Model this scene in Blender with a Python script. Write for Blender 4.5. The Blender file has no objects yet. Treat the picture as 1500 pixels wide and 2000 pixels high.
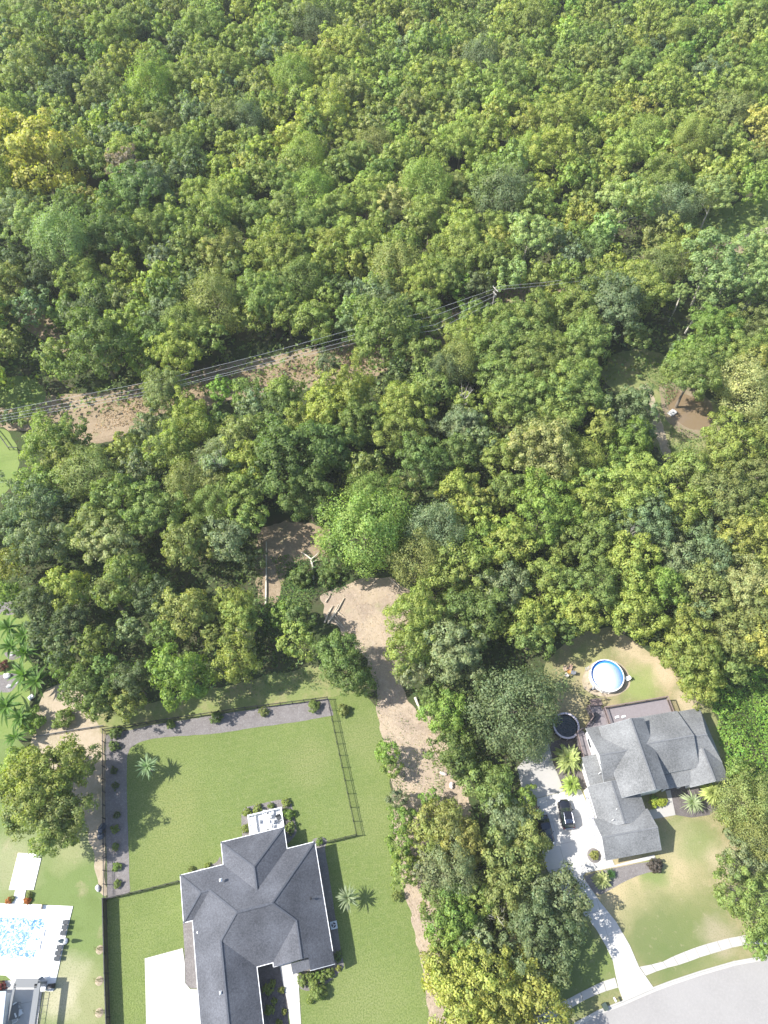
import bpy, math, random
import numpy as np

# ------------------------------------------------------------------ camera, sky, sun, exposure
SC = bpy.context.scene
H = 115.0; TILT = math.radians(32); F = 1388.0
CT, ST = math.cos(TILT), math.sin(TILT)
cam = bpy.data.objects.new('camera', bpy.data.cameras.new('camera'))
SC.collection.objects.link(cam); SC.camera = cam
cam.location = (0, 0, H); cam.rotation_euler = (TILT, 0, 0)
cam.data.sensor_fit = 'VERTICAL'; cam.data.sensor_height = 36; cam.data.lens = F / 2000 * 36
cam.data.clip_start = 1; cam.data.clip_end = 6000
world = bpy.data.worlds.new('World'); SC.world = world; world.use_nodes = True
wn = world.node_tree.nodes; wl = world.node_tree.links
bg = wn['Background']; sky = wn.new('ShaderNodeTexSky'); sky.sky_type = 'NISHITA'; sky.sun_disc = False
SUN_EL = math.radians(47.2)
sky.sun_elevation = SUN_EL; sky.sun_rotation = math.radians(270); sky.dust_density = 1.2
wl.new(sky.outputs[0], bg.inputs[0]); bg.inputs[1].default_value = 0.145
sd = bpy.data.lights.new('sun', 'SUN'); sd.energy = 4.6; sd.angle = math.radians(0.6); sd.color = (1.0, 0.97, 0.915)
sun = bpy.data.objects.new('sun', sd); SC.collection.objects.link(sun)
sun.rotation_euler = (0, -(math.pi / 2 - SUN_EL), math.radians(1.5))   # light travels towards +X and down
SC.view_settings.view_transform = 'Standard'; SC.view_settings.look = 'None'
SC.view_settings.gamma = 1; SC.view_settings.use_curve_mapping = False
SC.view_settings.exposure = 1.1
SC.cycles.max_bounces = 7; SC.cycles.diffuse_bounces = 5; SC.cycles.glossy_bounces = 2
SC.cycles.transmission_bounces = 3; SC.cycles.caustics_reflective = False; SC.cycles.caustics_refractive = False

# ------------------------------------------------------------------ helpers
COL = SC.collection
def P(x, y, z=0.0):
    """Where the view ray through photo pixel (x, y) meets the height z."""
    a = (x - 750) / F; b = -(y - 1000) / F
    t = (H - z) / (CT - b * ST)
    return (a * t, (b * CT + ST) * t, z)
def proj(X, Y, Z):
    Z = Z - H; yc = Y * CT + Z * ST; zc = -Y * ST + Z * CT
    return 750 + F * X / -zc, 1000 - F * yc / -zc
def mpp(x, y, z=0.0):
    b = -(y - 1000) / F
    return (H - z) / (CT - b * ST) / F
def tag(o, label=None, cat=None, group=None, kind=None):
    if label: o['label'] = label
    if cat: o['category'] = cat
    if group: o['group'] = group
    if kind: o['kind'] = kind
    return o
def empty(name, loc, rz=0.0, label=None, cat=None, group=None):
    o = bpy.data.objects.new(name, None); COL.objects.link(o)
    o.location = loc; o.rotation_euler = (0, 0, rz); o.empty_display_size = 0.3
    return tag(o, label, cat, group)
def link(name, mesh, parent=None, loc=None, rz=0.0, scale=None):
    o = bpy.data.objects.new(name, mesh); COL.objects.link(o)
    if parent: o.parent = parent
    if loc is not None: o.location = loc
    if rz: o.rotation_euler = (0, 0, rz)
    if scale is not None: o.scale = scale
    return o
def copy_tree(o, parent=None):
    c = o.copy(); COL.objects.link(c); c.parent = parent
    for ch in list(o.children): copy_tree(ch, c)
    return c

class MB:
    def __init__(s): s.v = []; s.f = []; s.sm = []
    def add(s, vs, fs, smooth=False):
        n = len(s.v); s.v += [tuple(map(float, v)) for v in vs]
        s.f += [tuple(i + n for i in f) for f in fs]; s.sm += [smooth] * len(fs)
    def box(s, c, d, rz=0.0, top=1.0):
        x, y, z = d[0] / 2, d[1] / 2, d[2] / 2; cs, sn = math.cos(rz), math.sin(rz); vs = []
        for k, zz in ((1.0, -z), (top, z)):
            for px, py in ((-x, -y), (x, -y), (x, y), (-x, y)):
                px *= k; py *= k
                vs.append((c[0] + px * cs - py * sn, c[1] + px * sn + py * cs, c[2] + zz))
        s.add(vs, [(3, 2, 1, 0), (4, 5, 6, 7), (0, 1, 5, 4), (1, 2, 6, 5), (2, 3, 7, 6), (3, 0, 4, 7)])
    def bar(s, a, b, w, h):
        """square bar from a to b"""
        a = np.array(a, float); b = np.array(b, float); d = b - a; L = np.linalg.norm(d); d /= L
        up = np.array([0, 0, 1.0]) if abs(d[2]) < .95 else np.array([1.0, 0, 0])
        r = np.cross(d, up); r /= np.linalg.norm(r); u = np.cross(r, d); vs = []
        for p in (a, b):
            for i, j in ((-1, -1), (1, -1), (1, 1), (-1, 1)): vs.append(p + r * i * w / 2 + u * j * h / 2)
        s.add(vs, [(3, 2, 1, 0), (4, 5, 6, 7), (0, 1, 5, 4), (1, 2, 6, 5), (2, 3, 7, 6), (3, 0, 4, 7)])
    def tube(s, pts, rs, n=7, cap=True):
        pts = [np.array(p, float) for p in pts]; vs = []; fs = []
        for i, p in enumerate(pts):
            d = pts[min(i + 1, len(pts) - 1)] - pts[max(i - 1, 0)]; d /= (np.linalg.norm(d) + 1e-9)
            a = np.array([0, 0, 1.0]) if abs(d[2]) < .9 else np.array([1.0, 0, 0])
            r = np.cross(d, a); r /= np.linalg.norm(r); u = np.cross(r, d)
            rr = rs[i] if hasattr(rs, '__len__') else rs
            for k in range(n):
                t = 2 * math.pi * k / n; vs.append(p + (r * math.cos(t) + u * math.sin(t)) * rr)
        for i in range(len(pts) - 1):
            for k in range(n):
                a = i * n + k; b = i * n + (k + 1) % n; fs.append((a, b, b + n, a + n))
        s.add(vs, fs, True)
        if cap:
            m = (len(pts) - 1) * n
            s.add(vs[:n], [tuple(range(n - 1, -1, -1))]); s.add(vs[m:], [tuple(range(n))])
    def poly(s, pts, z0, z1):
        """vertical prism over a polygon"""
        n = len(pts); ar = sum(pts[i][0] * pts[(i + 1) % n][1] - pts[(i + 1) % n][0] * pts[i][1] for i in range(n))
        if ar < 0: pts = pts[::-1]
        vs = [(p[0], p[1], z0) for p in pts] + [(p[0], p[1], z1) for p in pts]
        s.add(vs, [tuple(range(n - 1, -1, -1)), tuple(range(n, 2 * n))] + [(i, (i + 1) % n, n + (i + 1) % n, n + i) for i in range(n)])
    def lathe(s, prof, c=(0, 0, 0), n=40, cap=False):
        vs = []; fs = []
        for r, z in prof:
            for k in range(n):
                t = 2 * math.pi * k / n; vs.append((c[0] + r * math.cos(t), c[1] + r * math.sin(t), c[2] + z))
        for i in range(len(prof) - 1):
            for k in range(n):
                a = i * n + k; b = i * n + (k + 1) % n; fs.append((a, b, b + n, a + n))
        s.add(vs, fs, True)
        if cap: s.add(vs[-n:], [tuple(range(n))])
    def mesh(s, name, mat):
        m = bpy.data.meshes.new(name); m.from_pydata(s.v, [], s.f); m.materials.append(mat)
        m.polygons.foreach_set('use_smooth', s.sm); m.update(); return m
    def build(s, name, mat, parent=None, **k): return link(name, s.mesh(name, mat), parent, **k)

def inpoly(x, y, poly):
    r = False; n = len(poly); j = n - 1
    for i in range(n):
        xi, yi = poly[i]; xj, yj = poly[j]
        if (yi > y) != (yj > y) and x < (xj - xi) * (y - yi) / (yj - yi) + xi: r = not r
        j = i
    return r

# ------------------------------------------------------------------ materials
def mat_new(name):
    m = bpy.data.materials.new(name); m.use_nodes = True
    nt = m.node_tree; return m, nt.nodes, nt.links, nt.nodes['Principled BSDF']
def setspec(b, v): b.inputs['Specular IOR Level'].default_value = v
def simple(name, col, rough=.6, spec=.3, metal=0, noise=0.0, scale=3.0, bump=0.0):
    m, N, L, b = mat_new(name)
    b.inputs['Roughness'].default_value = rough; b.inputs['Metallic'].default_value = metal; setspec(b, spec)
    b.inputs['Base Color'].default_value = (*col, 1)
    if noise or bump:
        tc = N.new('ShaderNodeTexCoord'); no = N.new('ShaderNodeTexNoise'); no.inputs['Scale'].default_value = scale
        no.inputs['Detail'].default_value = 6; no.inputs['Roughness'].default_value = .65
        L.new(tc.outputs['Object'], no.inputs['Vector'])
        if noise:
            r = N.new('ShaderNodeMapRange'); r.inputs[1].default_value = .3; r.inputs[2].default_value = .7
            r.inputs[3].default_value = 1 - noise; r.inputs[4].default_value = 1 + noise
            L.new(no.outputs[0], r.inputs[0])
            mx = N.new('ShaderNodeVectorMath'); mx.operation = 'SCALE'; mx.inputs[0].default_value = col
            L.new(r.outputs[0], mx.inputs['Scale']); L.new(mx.outputs[0], b.inputs['Base Color'])
        if bump:
            bp = N.new('ShaderNodeBump'); bp.inputs['Strength'].default_value = bump; bp.inputs['Distance'].default_value = .05
            L.new(no.outputs[0], bp.inputs['Height']); L.new(bp.outputs[0], b.inputs['Normal'])
    return m

def ground_mat(name, cols, layers, blobs=(), stripes=None, bump=.4, rough=.95):
    """cols[0] = base; layers = [(colour, noise scale, lo, hi)], blobs = [(x, y, r, colour, strength)] in metres, soft worn patches"""
    m, N, L, b = mat_new(name); b.inputs['Roughness'].default_value = rough; setspec(b, .1)
    g = N.new('ShaderNodeNewGeometry'); pos = g.outputs['Position']
    wob = N.new('ShaderNodeTexNoise'); wob.inputs['Scale'].default_value = .35; wob.inputs['Detail'].default_value = 5
    L.new(pos, wob.inputs['Vector'])
    sub = N.new('ShaderNodeVectorMath'); sub.operation = 'SUBTRACT'; L.new(wob.outputs['Color'], sub.inputs[0]); sub.inputs[1].default_value = (.5, .5, .5)
    sc = N.new('ShaderNodeVectorMath'); sc.operation = 'SCALE'; L.new(sub.outputs[0], sc.inputs[0]); sc.inputs['Scale'].default_value = 5
    wp = N.new('ShaderNodeVectorMath'); wp.operation = 'ADD'; L.new(pos, wp.inputs[0]); L.new(sc.outputs[0], wp.inputs[1])
    cur = None
    def mixin(fac, col):
        nonlocal cur
        mx = N.new('ShaderNodeMix'); mx.data_type = 'RGBA'
        L.new(fac, mx.inputs[0])
        if cur is None: mx.inputs[6].default_value = (*cols, 1)
        else: L.new(cur, mx.inputs[6])
        mx.inputs[7].default_value = (*col, 1); cur = mx.outputs[2]
    def do_layer(col, scale, lo, hi):
        no = N.new('ShaderNodeTexNoise'); no.inputs['Scale'].default_value = scale; no.inputs['Detail'].default_value = 7
        no.inputs['Roughness'].default_value = .7; L.new(pos, no.inputs['Vector'])
        mr = N.new('ShaderNodeMapRange'); mr.inputs[1].default_value = lo; mr.inputs[2].default_value = hi
        L.new(no.outputs[0], mr.inputs[0]); mixin(mr.outputs[0], col); return no
    big = [l for l in layers if l[1] < .6]; fine = [l for l in layers if l[1] >= .6]
    for l in big: do_layer(*l)
    for x, y, r, col, st in blobs:
        d = N.new('ShaderNodeVectorMath'); d.operation = 'DISTANCE'; L.new(wp.outputs[0], d.inputs[0]); d.inputs[1].default_value = (x, y, 0)
        mr = N.new('ShaderNodeMapRange'); mr.inputs[1].default_value = r; mr.inputs[2].default_value = r * .35
        mr.inputs[3].default_value = 0; mr.inputs[4].default_value = st
        L.new(d.outputs['Value'], mr.inputs[0]); mixin(mr.outputs[0], col)
    if stripes:
        mp = N.new('ShaderNodeMapping'); mp.inputs['Rotation'].default_value = (0, 0, stripes[0]); L.new(pos, mp.inputs['Vector'])
        wv = N.new('ShaderNodeTexWave'); wv.inputs['Scale'].default_value = stripes[1]; wv.inputs['Distortion'].default_value = 1.2
        wv.inputs['Detail'].default_value = 3; wv.inputs['Detail Scale'].default_value = 2
        L.new(mp.outputs[0], wv.inputs['Vector'])
        mr = N.new('ShaderNodeMapRange'); mr.inputs[3].default_value = 0; mr.inputs[4].default_value = stripes[3]
        L.new(wv.outputs['Fac'], mr.inputs[0]); mixin(mr.outputs[0], stripes[2])
    last = None
    for l in fine: last = do_layer(*l)
    if cur is not None: L.new(cur, b.inputs['Base Color'])
    else: b.inputs['Base Color'].default_value = (*cols, 1)
    if last is not None and bump:
        bp = N.new('ShaderNodeBump'); bp.inputs['Strength'].default_value = bump; bp.inputs['Distance'].default_value = .12
        L.new(last.outputs[0], bp.inputs['Height']); L.new(bp.outputs[0], b.inputs['Normal'])
    return m

def leaf_material(name, rough=.55, trans=.42):
    m, N, L, b = mat_new(name); b.inputs['Roughness'].default_value = rough; setspec(b, .35)
    oi = N.new('ShaderNodeObjectInfo'); at = N.new('ShaderNodeAttribute'); at.attribute_name = 'leaf'
    mu = N.new('ShaderNodeMix'); mu.data_type = 'RGBA'; mu.blend_type = 'MULTIPLY'; mu.inputs[0].default_value = 1
    L.new(oi.outputs['Color'], mu.inputs[6]); L.new(at.outputs['Color'], mu.inputs[7])
    L.new(mu.outputs[2], b.inputs['Base Color'])
    tr = N.new('ShaderNodeBsdfTranslucent')
    m2 = N.new('ShaderNodeMix'); m2.data_type = 'RGBA'; m2.blend_type = 'MULTIPLY'; m2.inputs[0].default_value = 1
    L.new(mu.outputs[2], m2.inputs[6]); m2.inputs[7].default_value = (1.35, 1.5, .6, 1); L.new(m2.outputs[2], tr.inputs[0])
    ms = N.new('ShaderNodeMixShader'); ms.inputs[0].default_value = trans
    L.new(b.outputs[0], ms.inputs[1]); L.new(tr.outputs[0], ms.inputs[2])
    L.new(ms.outputs[0], N['Material Output'].inputs[0]); return m
LEAF = leaf_material('leaf')
BARK = simple('bark', (.20, .17, .13), .9, .1, noise=.35, scale=4, bump=.6)
BARK_PALE = simple('pale_bark', (.50, .46, .38), .85, .1, noise=.3, scale=5, bump=.4)
BARK_DEAD = simple('dead_wood', (.42, .36, .28), .9, .1, noise=.35, scale=6, bump=.5)

def shingle(name, col, var):
    m, N, L, b = mat_new(name); b.inputs['Roughness'].default_value = .9; setspec(b, .15)
    tc = N.new('ShaderNodeTexCoord')
    n1 = N.new('ShaderNodeTexNoise'); n1.inputs['Scale'].default_value = 4.2; n1.inputs['Detail'].default_value = 3; n1.inputs['Roughness'].default_value = .8
    n2 = N.new('ShaderNodeTexNoise'); n2.inputs['Scale'].default_value = .25; n2.inputs['Detail'].default_value = 2
    vo = N.new('ShaderNodeTexVoronoi'); vo.inputs['Scale'].default_value = 4.5
    mp = N.new('ShaderNodeMapping'); mp.inputs['Scale'].default_value = (1.6, 1.6, 1.6)
    L.new(tc.outputs['Object'], mp.inputs[0]); L.new(mp.outputs[0], vo.inputs['Vector'])
    for n in (n1, n2): L.new(tc.outputs['Object'], n.inputs['Vector'])
    a = N.new('ShaderNodeMath'); a.operation = 'MULTIPLY_ADD'; a.inputs[1].default_value = 1.15; L.new(n1.outputs[0], a.inputs[0]); L.new(n2.outputs[0], a.inputs[2])
    c = N.new('ShaderNodeSeparateColor'); L.new(vo.outputs['Color'], c.inputs[0])
    a2 = N.new('ShaderNodeMath'); a2.operation = 'MULTIPLY_ADD'; a2.inputs[1].default_value = .22; L.new(c.outputs[0], a2.inputs[0]); L.new(a.outputs[0], a2.inputs[2])
    r = N.new('ShaderNodeMapRange'); r.inputs[1].default_value = .85; r.inputs[2].default_value = 1.6; r.inputs[3].default_value = 1 - var; r.inputs[4].default_value = 1 + var
    L.new(a2.outputs[0], r.inputs[0]); v = N.new('ShaderNodeVectorMath'); v.operation = 'SCALE'; v.inputs[0].default_value = col
    L.new(r.outputs[0], v.inputs['Scale']); L.new(v.outputs[0], b.inputs['Base Color'])
    bp = N.new('ShaderNodeBump'); bp.inputs['Strength'].default_value = .5; bp.inputs['Distance'].default_value = .03
    L.new(n1.outputs[0], bp.inputs['Height']); L.new(bp.outputs[0], b.inputs['Normal']); return m
SH_DARK = shingle('charcoal_shingles', (.090, .093, .104), .42)
SH_GREY = shingle('weathered_shingles', (.168, .170, .168), .42)
RIDGE_D = simple('ridge_shingles', (.085, .09, .103), .9, .1, noise=.3, scale=8)
RIDGE_G = simple('ridge_shingles_grey', (.145, .148, .15), .9, .1, noise=.3, scale=8)
WHITE = simple('white_paint', (.78, .78, .77), .5, .3, noise=.04, scale=2)
SIDING = simple('white_siding', (.74, .73, .70), .6, .3, noise=.06, scale=3)
BRICKY = simple('painted_brick', (.62, .61, .58), .8, .2, noise=.1, scale=6)
GLASS = simple('window_glass', (.03, .04, .05), .08, .6)
BLACKM = simple('black_metal', (.02, .02, .022), .45, .4)
GREYM = simple('grey_metal', (.45, .46, .47), .4, .5, metal=.3)
BROWNW = simple('stained_wood', (.20, .15, .135), .75, .2, noise=.25, scale=5)
DECKM = ground_mat('deck_boards', (.235, .21, .215), [((.19, .168, .17), 3.0, .4, .7)], stripes=(math.radians(9.5), 3.5, (.17, .15, .155), .5), bump=.2)
PLASTIC_W = simple('white_plastic', (.80, .80, .79), .4, .4)
CUSHION_D = simple('charcoal_cushion', (.05, .055, .06), .8, .2)
CUSHION_L = simple('pale_cushion', (.62, .62, .6), .8, .2)

def concrete(name, col, joints=None):
    m = ground_mat(name, col, [(tuple(c * .86 for c in col), .25, .4, .75), (tuple(c * .93 for c in col), 2.5, .4, .8)], bump=.05, rough=.85)
    if joints:
        N, L = m.node_tree.nodes, m.node_tree.links; b = N['Principled BSDF']; src = b.inputs['Base Color'].links[0].from_socket
        g = N.new('ShaderNodeNewGeometry'); mp = N.new('ShaderNodeMapping'); mp.inputs['Rotation'].default_value = (0, 0, math.radians(-joints[0])); L.new(g.outputs['Position'], mp.inputs[0])
        br = N.new('ShaderNodeTexBrick'); br.offset = 0; br.inputs['Scale'].default_value = 1; br.inputs['Brick Width'].default_value = joints[1]; br.inputs['Row Height'].default_value = joints[1]; br.inputs['Mortar Size'].default_value = .022
        br.inputs['Mortar Smooth'].default_value = .1; L.new(mp.outputs[0], br.inputs['Vector'])
        mx = N.new('ShaderNodeMix'); mx.data_type = 'RGBA'; L.new(br.outputs['Fac'], mx.inputs[0]); L.new(src, mx.inputs[6]); mx.inputs[7].default_value = (col[0] * .55, col[1] * .53, col[2] * .5, 1); L.new(mx.outputs[2], b.inputs['Base Color'])
    return m
CONC_W = concrete('pale_concrete', (.47, .452, .42), (10, 3.1))
CONC_O = concrete('weathered_concrete', (.37, .352, .325))
CONC_S = concrete('sidewalk_concrete', (.40, .38, .345))
POOLDECK = concrete('pool_deck_concrete', (.76, .75, .73))
ASPHALT = ground_mat('worn_asphalt', (.275, .262, .248), [((.245, .233, .22), .12, .4, .7), ((.305, .29, .272), 3.0, .45, .8)], bump=.08, rough=.85)
def xy(px, py): return P(px, py)[:2]
GREEN = (.155, .235, .048); GREEN2 = (.235, .30, .075); DRY = (.40, .34, .17); TAN = (.46, .36, .255)
LAWN_A = ground_mat('mown_lawn', (0.128, 0.168, 0.050), [((0.166, 0.200, 0.065), .07, .42, .62), ((0.099, 0.143, 0.038), .3, .5, .8), ((0.190, 0.213, 0.082), 1.2, .46, .72), ((0.085, 0.120, 0.029), 5.0, .42, .66)],
    blobs=[(*xy(340, 1570), 6, (0.237, 0.235, 0.091), .5), (*xy(330, 1650), 7, (0.223, 0.231, 0.086), .5), (*xy(600, 1490), 5, (0.227, 0.217, 0.100), .5), (*xy(710, 1440), 6, (0.227, 0.222, 0.105), .45), (*xy(730, 1600), 6, (0.214, 0.222, 0.091), .4), (*xy(250, 1950), 5, (0.180, 0.222, 0.069), .4),
           (*xy(700, 1960), 7, (0.219, 0.222, 0.100), .4)],
    stripes=(math.radians(76), .32, (0.166, 0.200, 0.063), .35), bump=.5)
LAWN_B = ground_mat('patchy_lawn', (0.140, 0.185, 0.062), [((0.284, 0.241, 0.146), .16, .58, .74), ((0.116, 0.155, 0.047), .25, .5, .7), ((0.318, 0.275, 0.181), .9, .62, .9), ((0.103, 0.133, 0.043), 5.0, .5, .8)],
    blobs=[(*xy(170, 1960), 6, (0.396, 0.335, 0.215), .35), (*xy(20, 1690), 6, (0.430, 0.378, 0.258), .35), (*xy(150, 1640), 5, (0.361, 0.327, 0.189), .4), (*xy(125, 1900), 4, (0.430, 0.378, 0.267), .45), (*xy(110, 1960), 3.5, (0.482, 0.421, 0.310), .5)], bump=.5)
LAWN_C = ground_mat('dry_lawn', (0.185, 0.185, 0.082), [((0.310, 0.249, 0.146), .10, .44, .62), ((0.138, 0.172, 0.060), .22, .5, .7), ((0.344, 0.284, 0.189), 1.1, .58, .85), ((0.120, 0.142, 0.052), 5.0, .5, .8)],
    blobs=[(*xy(1318, 1648), 4, (.13, .17, .06), .8), (*xy(1130, 1900), 8, (.105, .145, .042), .9), (*xy(1170, 1860), 5, (.13, .17, .05), .8), (*xy(1110, 1800), 6, (.10, .13, .045), .8), (*xy(1380, 1900), 5, (.20, .205, .09), .5), (*xy(1220, 1740), 8, (0.404, 0.327, 0.189), .85), (*xy(1300, 1740), 7, (0.378, 0.310, 0.172), .7), (*xy(1330, 1670), 5, (0.387, 0.318, 0.189), .6), (*xy(1290, 1835), 8.5, (0.107, 0.142, 0.047), .85), (*xy(1370, 1800), 6, (0.125, 0.155, 0.052), .7), (*xy(1275, 1705), 3.2, (.135, .19, .055), .8),
           (*xy(1370, 1655), 4, (.16, .20, .07), .6), (*xy(1430, 1690), 4.5, (0.430, 0.344, 0.232), .7), (*xy(1400, 1825), 3.5, (.33, .27, .195), .6), (*xy(1240, 1270), 4, (0.447, 0.353, 0.232), .8), (*xy(1290, 1310), 4, (0.464, 0.361, 0.241), .8), (*xy(1110, 1385), 4, (0.404, 0.318, 0.189), .6), (*xy(1250, 1340), 4.5, (0.224, 0.267, 0.086), .7),
           (*xy(1150, 1280), 4, (0.258, 0.275, 0.103), .5), (*xy(1345, 1370), 3, (0.447, 0.353, 0.241), .7)], bump=.5)
FIELD = ground_mat('field_grass', (.15, .20, .058), [((.19, .23, .075), .12, .4, .7), ((0.103, 0.163, 0.034), 4.0, .5, .8)])
SOIL = ground_mat('forest_soil', (.075, .07, .04), [((.05, .075, .025), .12, .35, .55), ((.15, .115, .08), .35, .58, .8), ((.06, .05, .03), 2.0, .45, .8), ((.17, .14, .10), 7.0, .6, .9)], bump=.8)
DIRT = ground_mat('bare_dirt', (.375, .30, .215), [((0.271, 0.213, 0.164), .18, .4, .65), ((0.180, 0.205, 0.082), .3, .58, .75), ((0.459, 0.369, 0.287), 1.2, .5, .8), ((0.221, 0.172, 0.123), 5.0, .5, .85)], bump=.9)
STRAW = ground_mat('dry_straw', (0.295, 0.226, 0.152), [((0.205, 0.156, 0.098), .15, .4, .7), ((0.164, 0.180, 0.074), .4, .56, .75), ((0.410, 0.328, 0.238), 1.6, .5, .8), ((0.164, 0.127, 0.082), 6.0, .5, .8)], bump=1.0)
SAND = ground_mat('sandy_soil', (.35, .285, .205), [((.25, .215, .13), .2, .45, .7), ((.43, .36, .275), 1.5, .45, .8), ((0.281, 0.218, 0.148), 6.0, .55, .85)], bump=.6)
WEEDY = ground_mat('weedy_grass', (0.164, 0.193, 0.066), [((0.271, 0.230, 0.123), .25, .45, .65), ((0.098, 0.139, 0.041), .9, .5, .8), ((0.246, 0.246, 0.115), 4.0, .5, .8)], bump=.8)
MULCH = ground_mat('grey_mulch', (.205, .188, .178), [((.155, .138, .13), .6, .4, .7), ((.285, .262, .25), 3.0, .5, .75), ((0.101, 0.086, 0.086), 9.0, .5, .75)], bump=1.0)
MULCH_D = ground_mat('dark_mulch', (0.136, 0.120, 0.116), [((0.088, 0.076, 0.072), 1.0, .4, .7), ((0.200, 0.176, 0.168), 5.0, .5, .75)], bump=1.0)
MUD = ground_mat('damp_mud', (.24, .19, .13), [((.15, .12, .08), .5, .4, .7), ((.18, .21, .09), 1.0, .5, .8)])

def water(name, col, rough, wave, wscale, spec=.5):
    m, N, L, b = mat_new(name); b.inputs['Base Color'].default_value = (*col, 1); b.inputs['Roughness'].default_value = rough; setspec(b, spec)
    g = N.new('ShaderNodeNewGeometry'); no = N.new('ShaderNodeTexNoise'); no.inputs['Scale'].default_value = wscale; no.inputs['Detail'].default_value = 3
    L.new(g.outputs['Position'], no.inputs['Vector']); bp = N.new('ShaderNodeBump'); bp.inputs['Strength'].default_value = 1
    bp.inputs['Distance'].default_value = wave; L.new(no.outputs[0], bp.inputs['Height']); L.new(bp.outputs[0], b.inputs['Normal']); return m
POND_W = water('muddy_water', (.185, .135, .082), .12, .004, 2)
POOL_W = water('pool_water', (.33, .55, .80), .12, .20, 3.2)
_n = POOL_W.node_tree.nodes; _l = POOL_W.node_tree.links; _v = _n.new('ShaderNodeTexNoise'); _v.inputs['Scale'].default_value = 2.6; _v.inputs['Detail'].default_value = 5; _v.inputs['Distortion'].default_value = 1.5  # pale and blue blotches paint caustics and sparkle into the water colour
_g = _n.new('ShaderNodeNewGeometry'); _l.new(_g.outputs['Position'], _v.inputs['Vector']); _r = _n.new('ShaderNodeValToRGB'); _r.color_ramp.elements[0].position = .46; _r.color_ramp.elements[0].color = (.05, .16, .55, 1)
_r.color_ramp.elements[1].position = .58; _r.color_ramp.elements[1].color = (.50, .62, .85, 1); _l.new(_v.outputs[0], _r.inputs[0]); _l.new(_r.outputs[0], _n['Principled BSDF'].inputs['Base Color'])
DARK_W = water('dark_water', (.010, .016, .016), .05, .004, 3)
COVER_W = simple('solar_cover', (.60, .72, .88), .3, .5, noise=.04, scale=2)
BLUE_L = simple('blue_liner', (.06, .22, .62), .5, .4)
PINKRIM = simple('pale_rim', (.48, .43, .46), .6, .3)

# ------------------------------------------------------------------ ground sheets
rnd = random.Random(5)
def densify(pts, step, jit, closed=True):
    out = []; n = len(pts)
    for i in range(n if closed else n - 1):
        a, b = pts[i], pts[(i + 1) % n]; L = math.hypot(b[0] - a[0], b[1] - a[1]); k = max(1, int(L / step))
        for j in range(k):
            t = j / k; out.append((a[0] + (b[0] - a[0]) * t + rnd.uniform(-jit, jit), a[1] + (b[1] - a[1]) * t + rnd.uniform(-jit, jit)))
    if not closed: out.append(pts[-1])
    return out
def smooth_poly(pts, it=2):
    for _ in range(it):
        q = []
        for i in range(len(pts)):
            a, b = pts[i], pts[(i + 1) % len(pts)]
            q += [(a[0] * .75 + b[0] * .25, a[1] * .75 + b[1] * .25), (a[0] * .25 + b[0] * .75, a[1] * .25 + b[1] * .75)]
        pts = q
    return pts
import mathutils
def sheet(name, px, mat, z, soft=0, jit=0.0, edge=0.0, kind='structure', label=None):
    """flat ground sheet from its outline; edge > 0 gives it a visible step down to the ground"""
    if soft: px = smooth_poly(px, soft)
    w = [P(*p)[:2] for p in px]
    if jit: w = smooth_poly(densify(w, 1.1 if jit > .15 else .7, jit), 2)
    cs = [mathutils.Vector((p[0], p[1], z)) for p in w]
    tris = mathutils.geometry.tessellate_polygon([cs])
    m = MB(); vs = [tuple(c) for c in cs]; fs = []
    for t in tris:
        a, b, c = (cs[i] for i in t)
        fs.append(tuple(t) if (b - a).cross(c - a).z > 0 else tuple(t)[::-1])
    m.add(vs, fs)
    if edge:
        n = len(vs); m.add(vs + [(v[0], v[1], z - edge) for v in vs], [(i, i + n, (i + 1) % n + n, (i + 1) % n) for i in range(n)])
    o = m.build(name, mat); tag(o, label, None, None, kind); return o

g = MB(); g.add([(-3000, -3000, 0), (3000, -3000, 0), (3000, 3000, 0), (-3000, 3000, 0)], [(0, 1, 2, 3)])
tag(g.build('ground', SOIL), 'brown leaf-littered forest floor under the trees', kind='structure')

sheet('lawn', [(217, 2260), (209, 1757), (205, 1500), (207, 1440), (420, 1395), (640, 1352), (700, 1345), (735, 1380), (748, 1425), (757, 1480), (765, 1560), (775, 1640), (790, 1720), (815, 1820), (832, 1900), (842, 2000), (860, 2260)], LAWN_A, .012, jit=.12, label='bright mown lawn around the charcoal-roofed house')
sheet('patchy_lawn', [(-700, 1440), (30, 1440), (90, 1500), (150, 1560), (180, 1650), (208, 1757), (214, 2010), (216, 2260), (-900, 2260)], LAWN_B, .012, label='patchy lawn beside the long white pool deck')
sheet('dry_lawn', [(1040, 1340), (1085, 1270), (1140, 1232), (1190, 1225), (1300, 1290), (1380, 1350), (1430, 1500), (1500, 1600), (1520, 1780), (1750, 1790), (1900, 1840), (1560, 1862), (1290, 1932), (1130, 1999), (1000, 2060), (960, 2010), (1000, 1800), (1020, 1600), (1020, 1450)], LAWN_C, .012, jit=.3, label='dry patchy lawn around the light grey roofed house')
sheet('sandy_path', [(88, 1350), (128, 1330), (160, 1358), (195, 1398), (207, 1436), (208, 1756), (190, 1738), (186, 1690), (172, 1620), (150, 1560), (100, 1500), (60, 1460), (70, 1400)], SAND, .018, jit=.35, label='sandy strip outside the black side fence')
sheet('weedy_strip', [(200, 1432), (185, 1398), (300, 1370), (420, 1345), (520, 1318), (620, 1300), (700, 1310), (740, 1345), (720, 1352), (640, 1363), (420, 1396)], WEEDY, .022, jit=.4, label='weedy grass strip between rear fence and woods')
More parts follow.
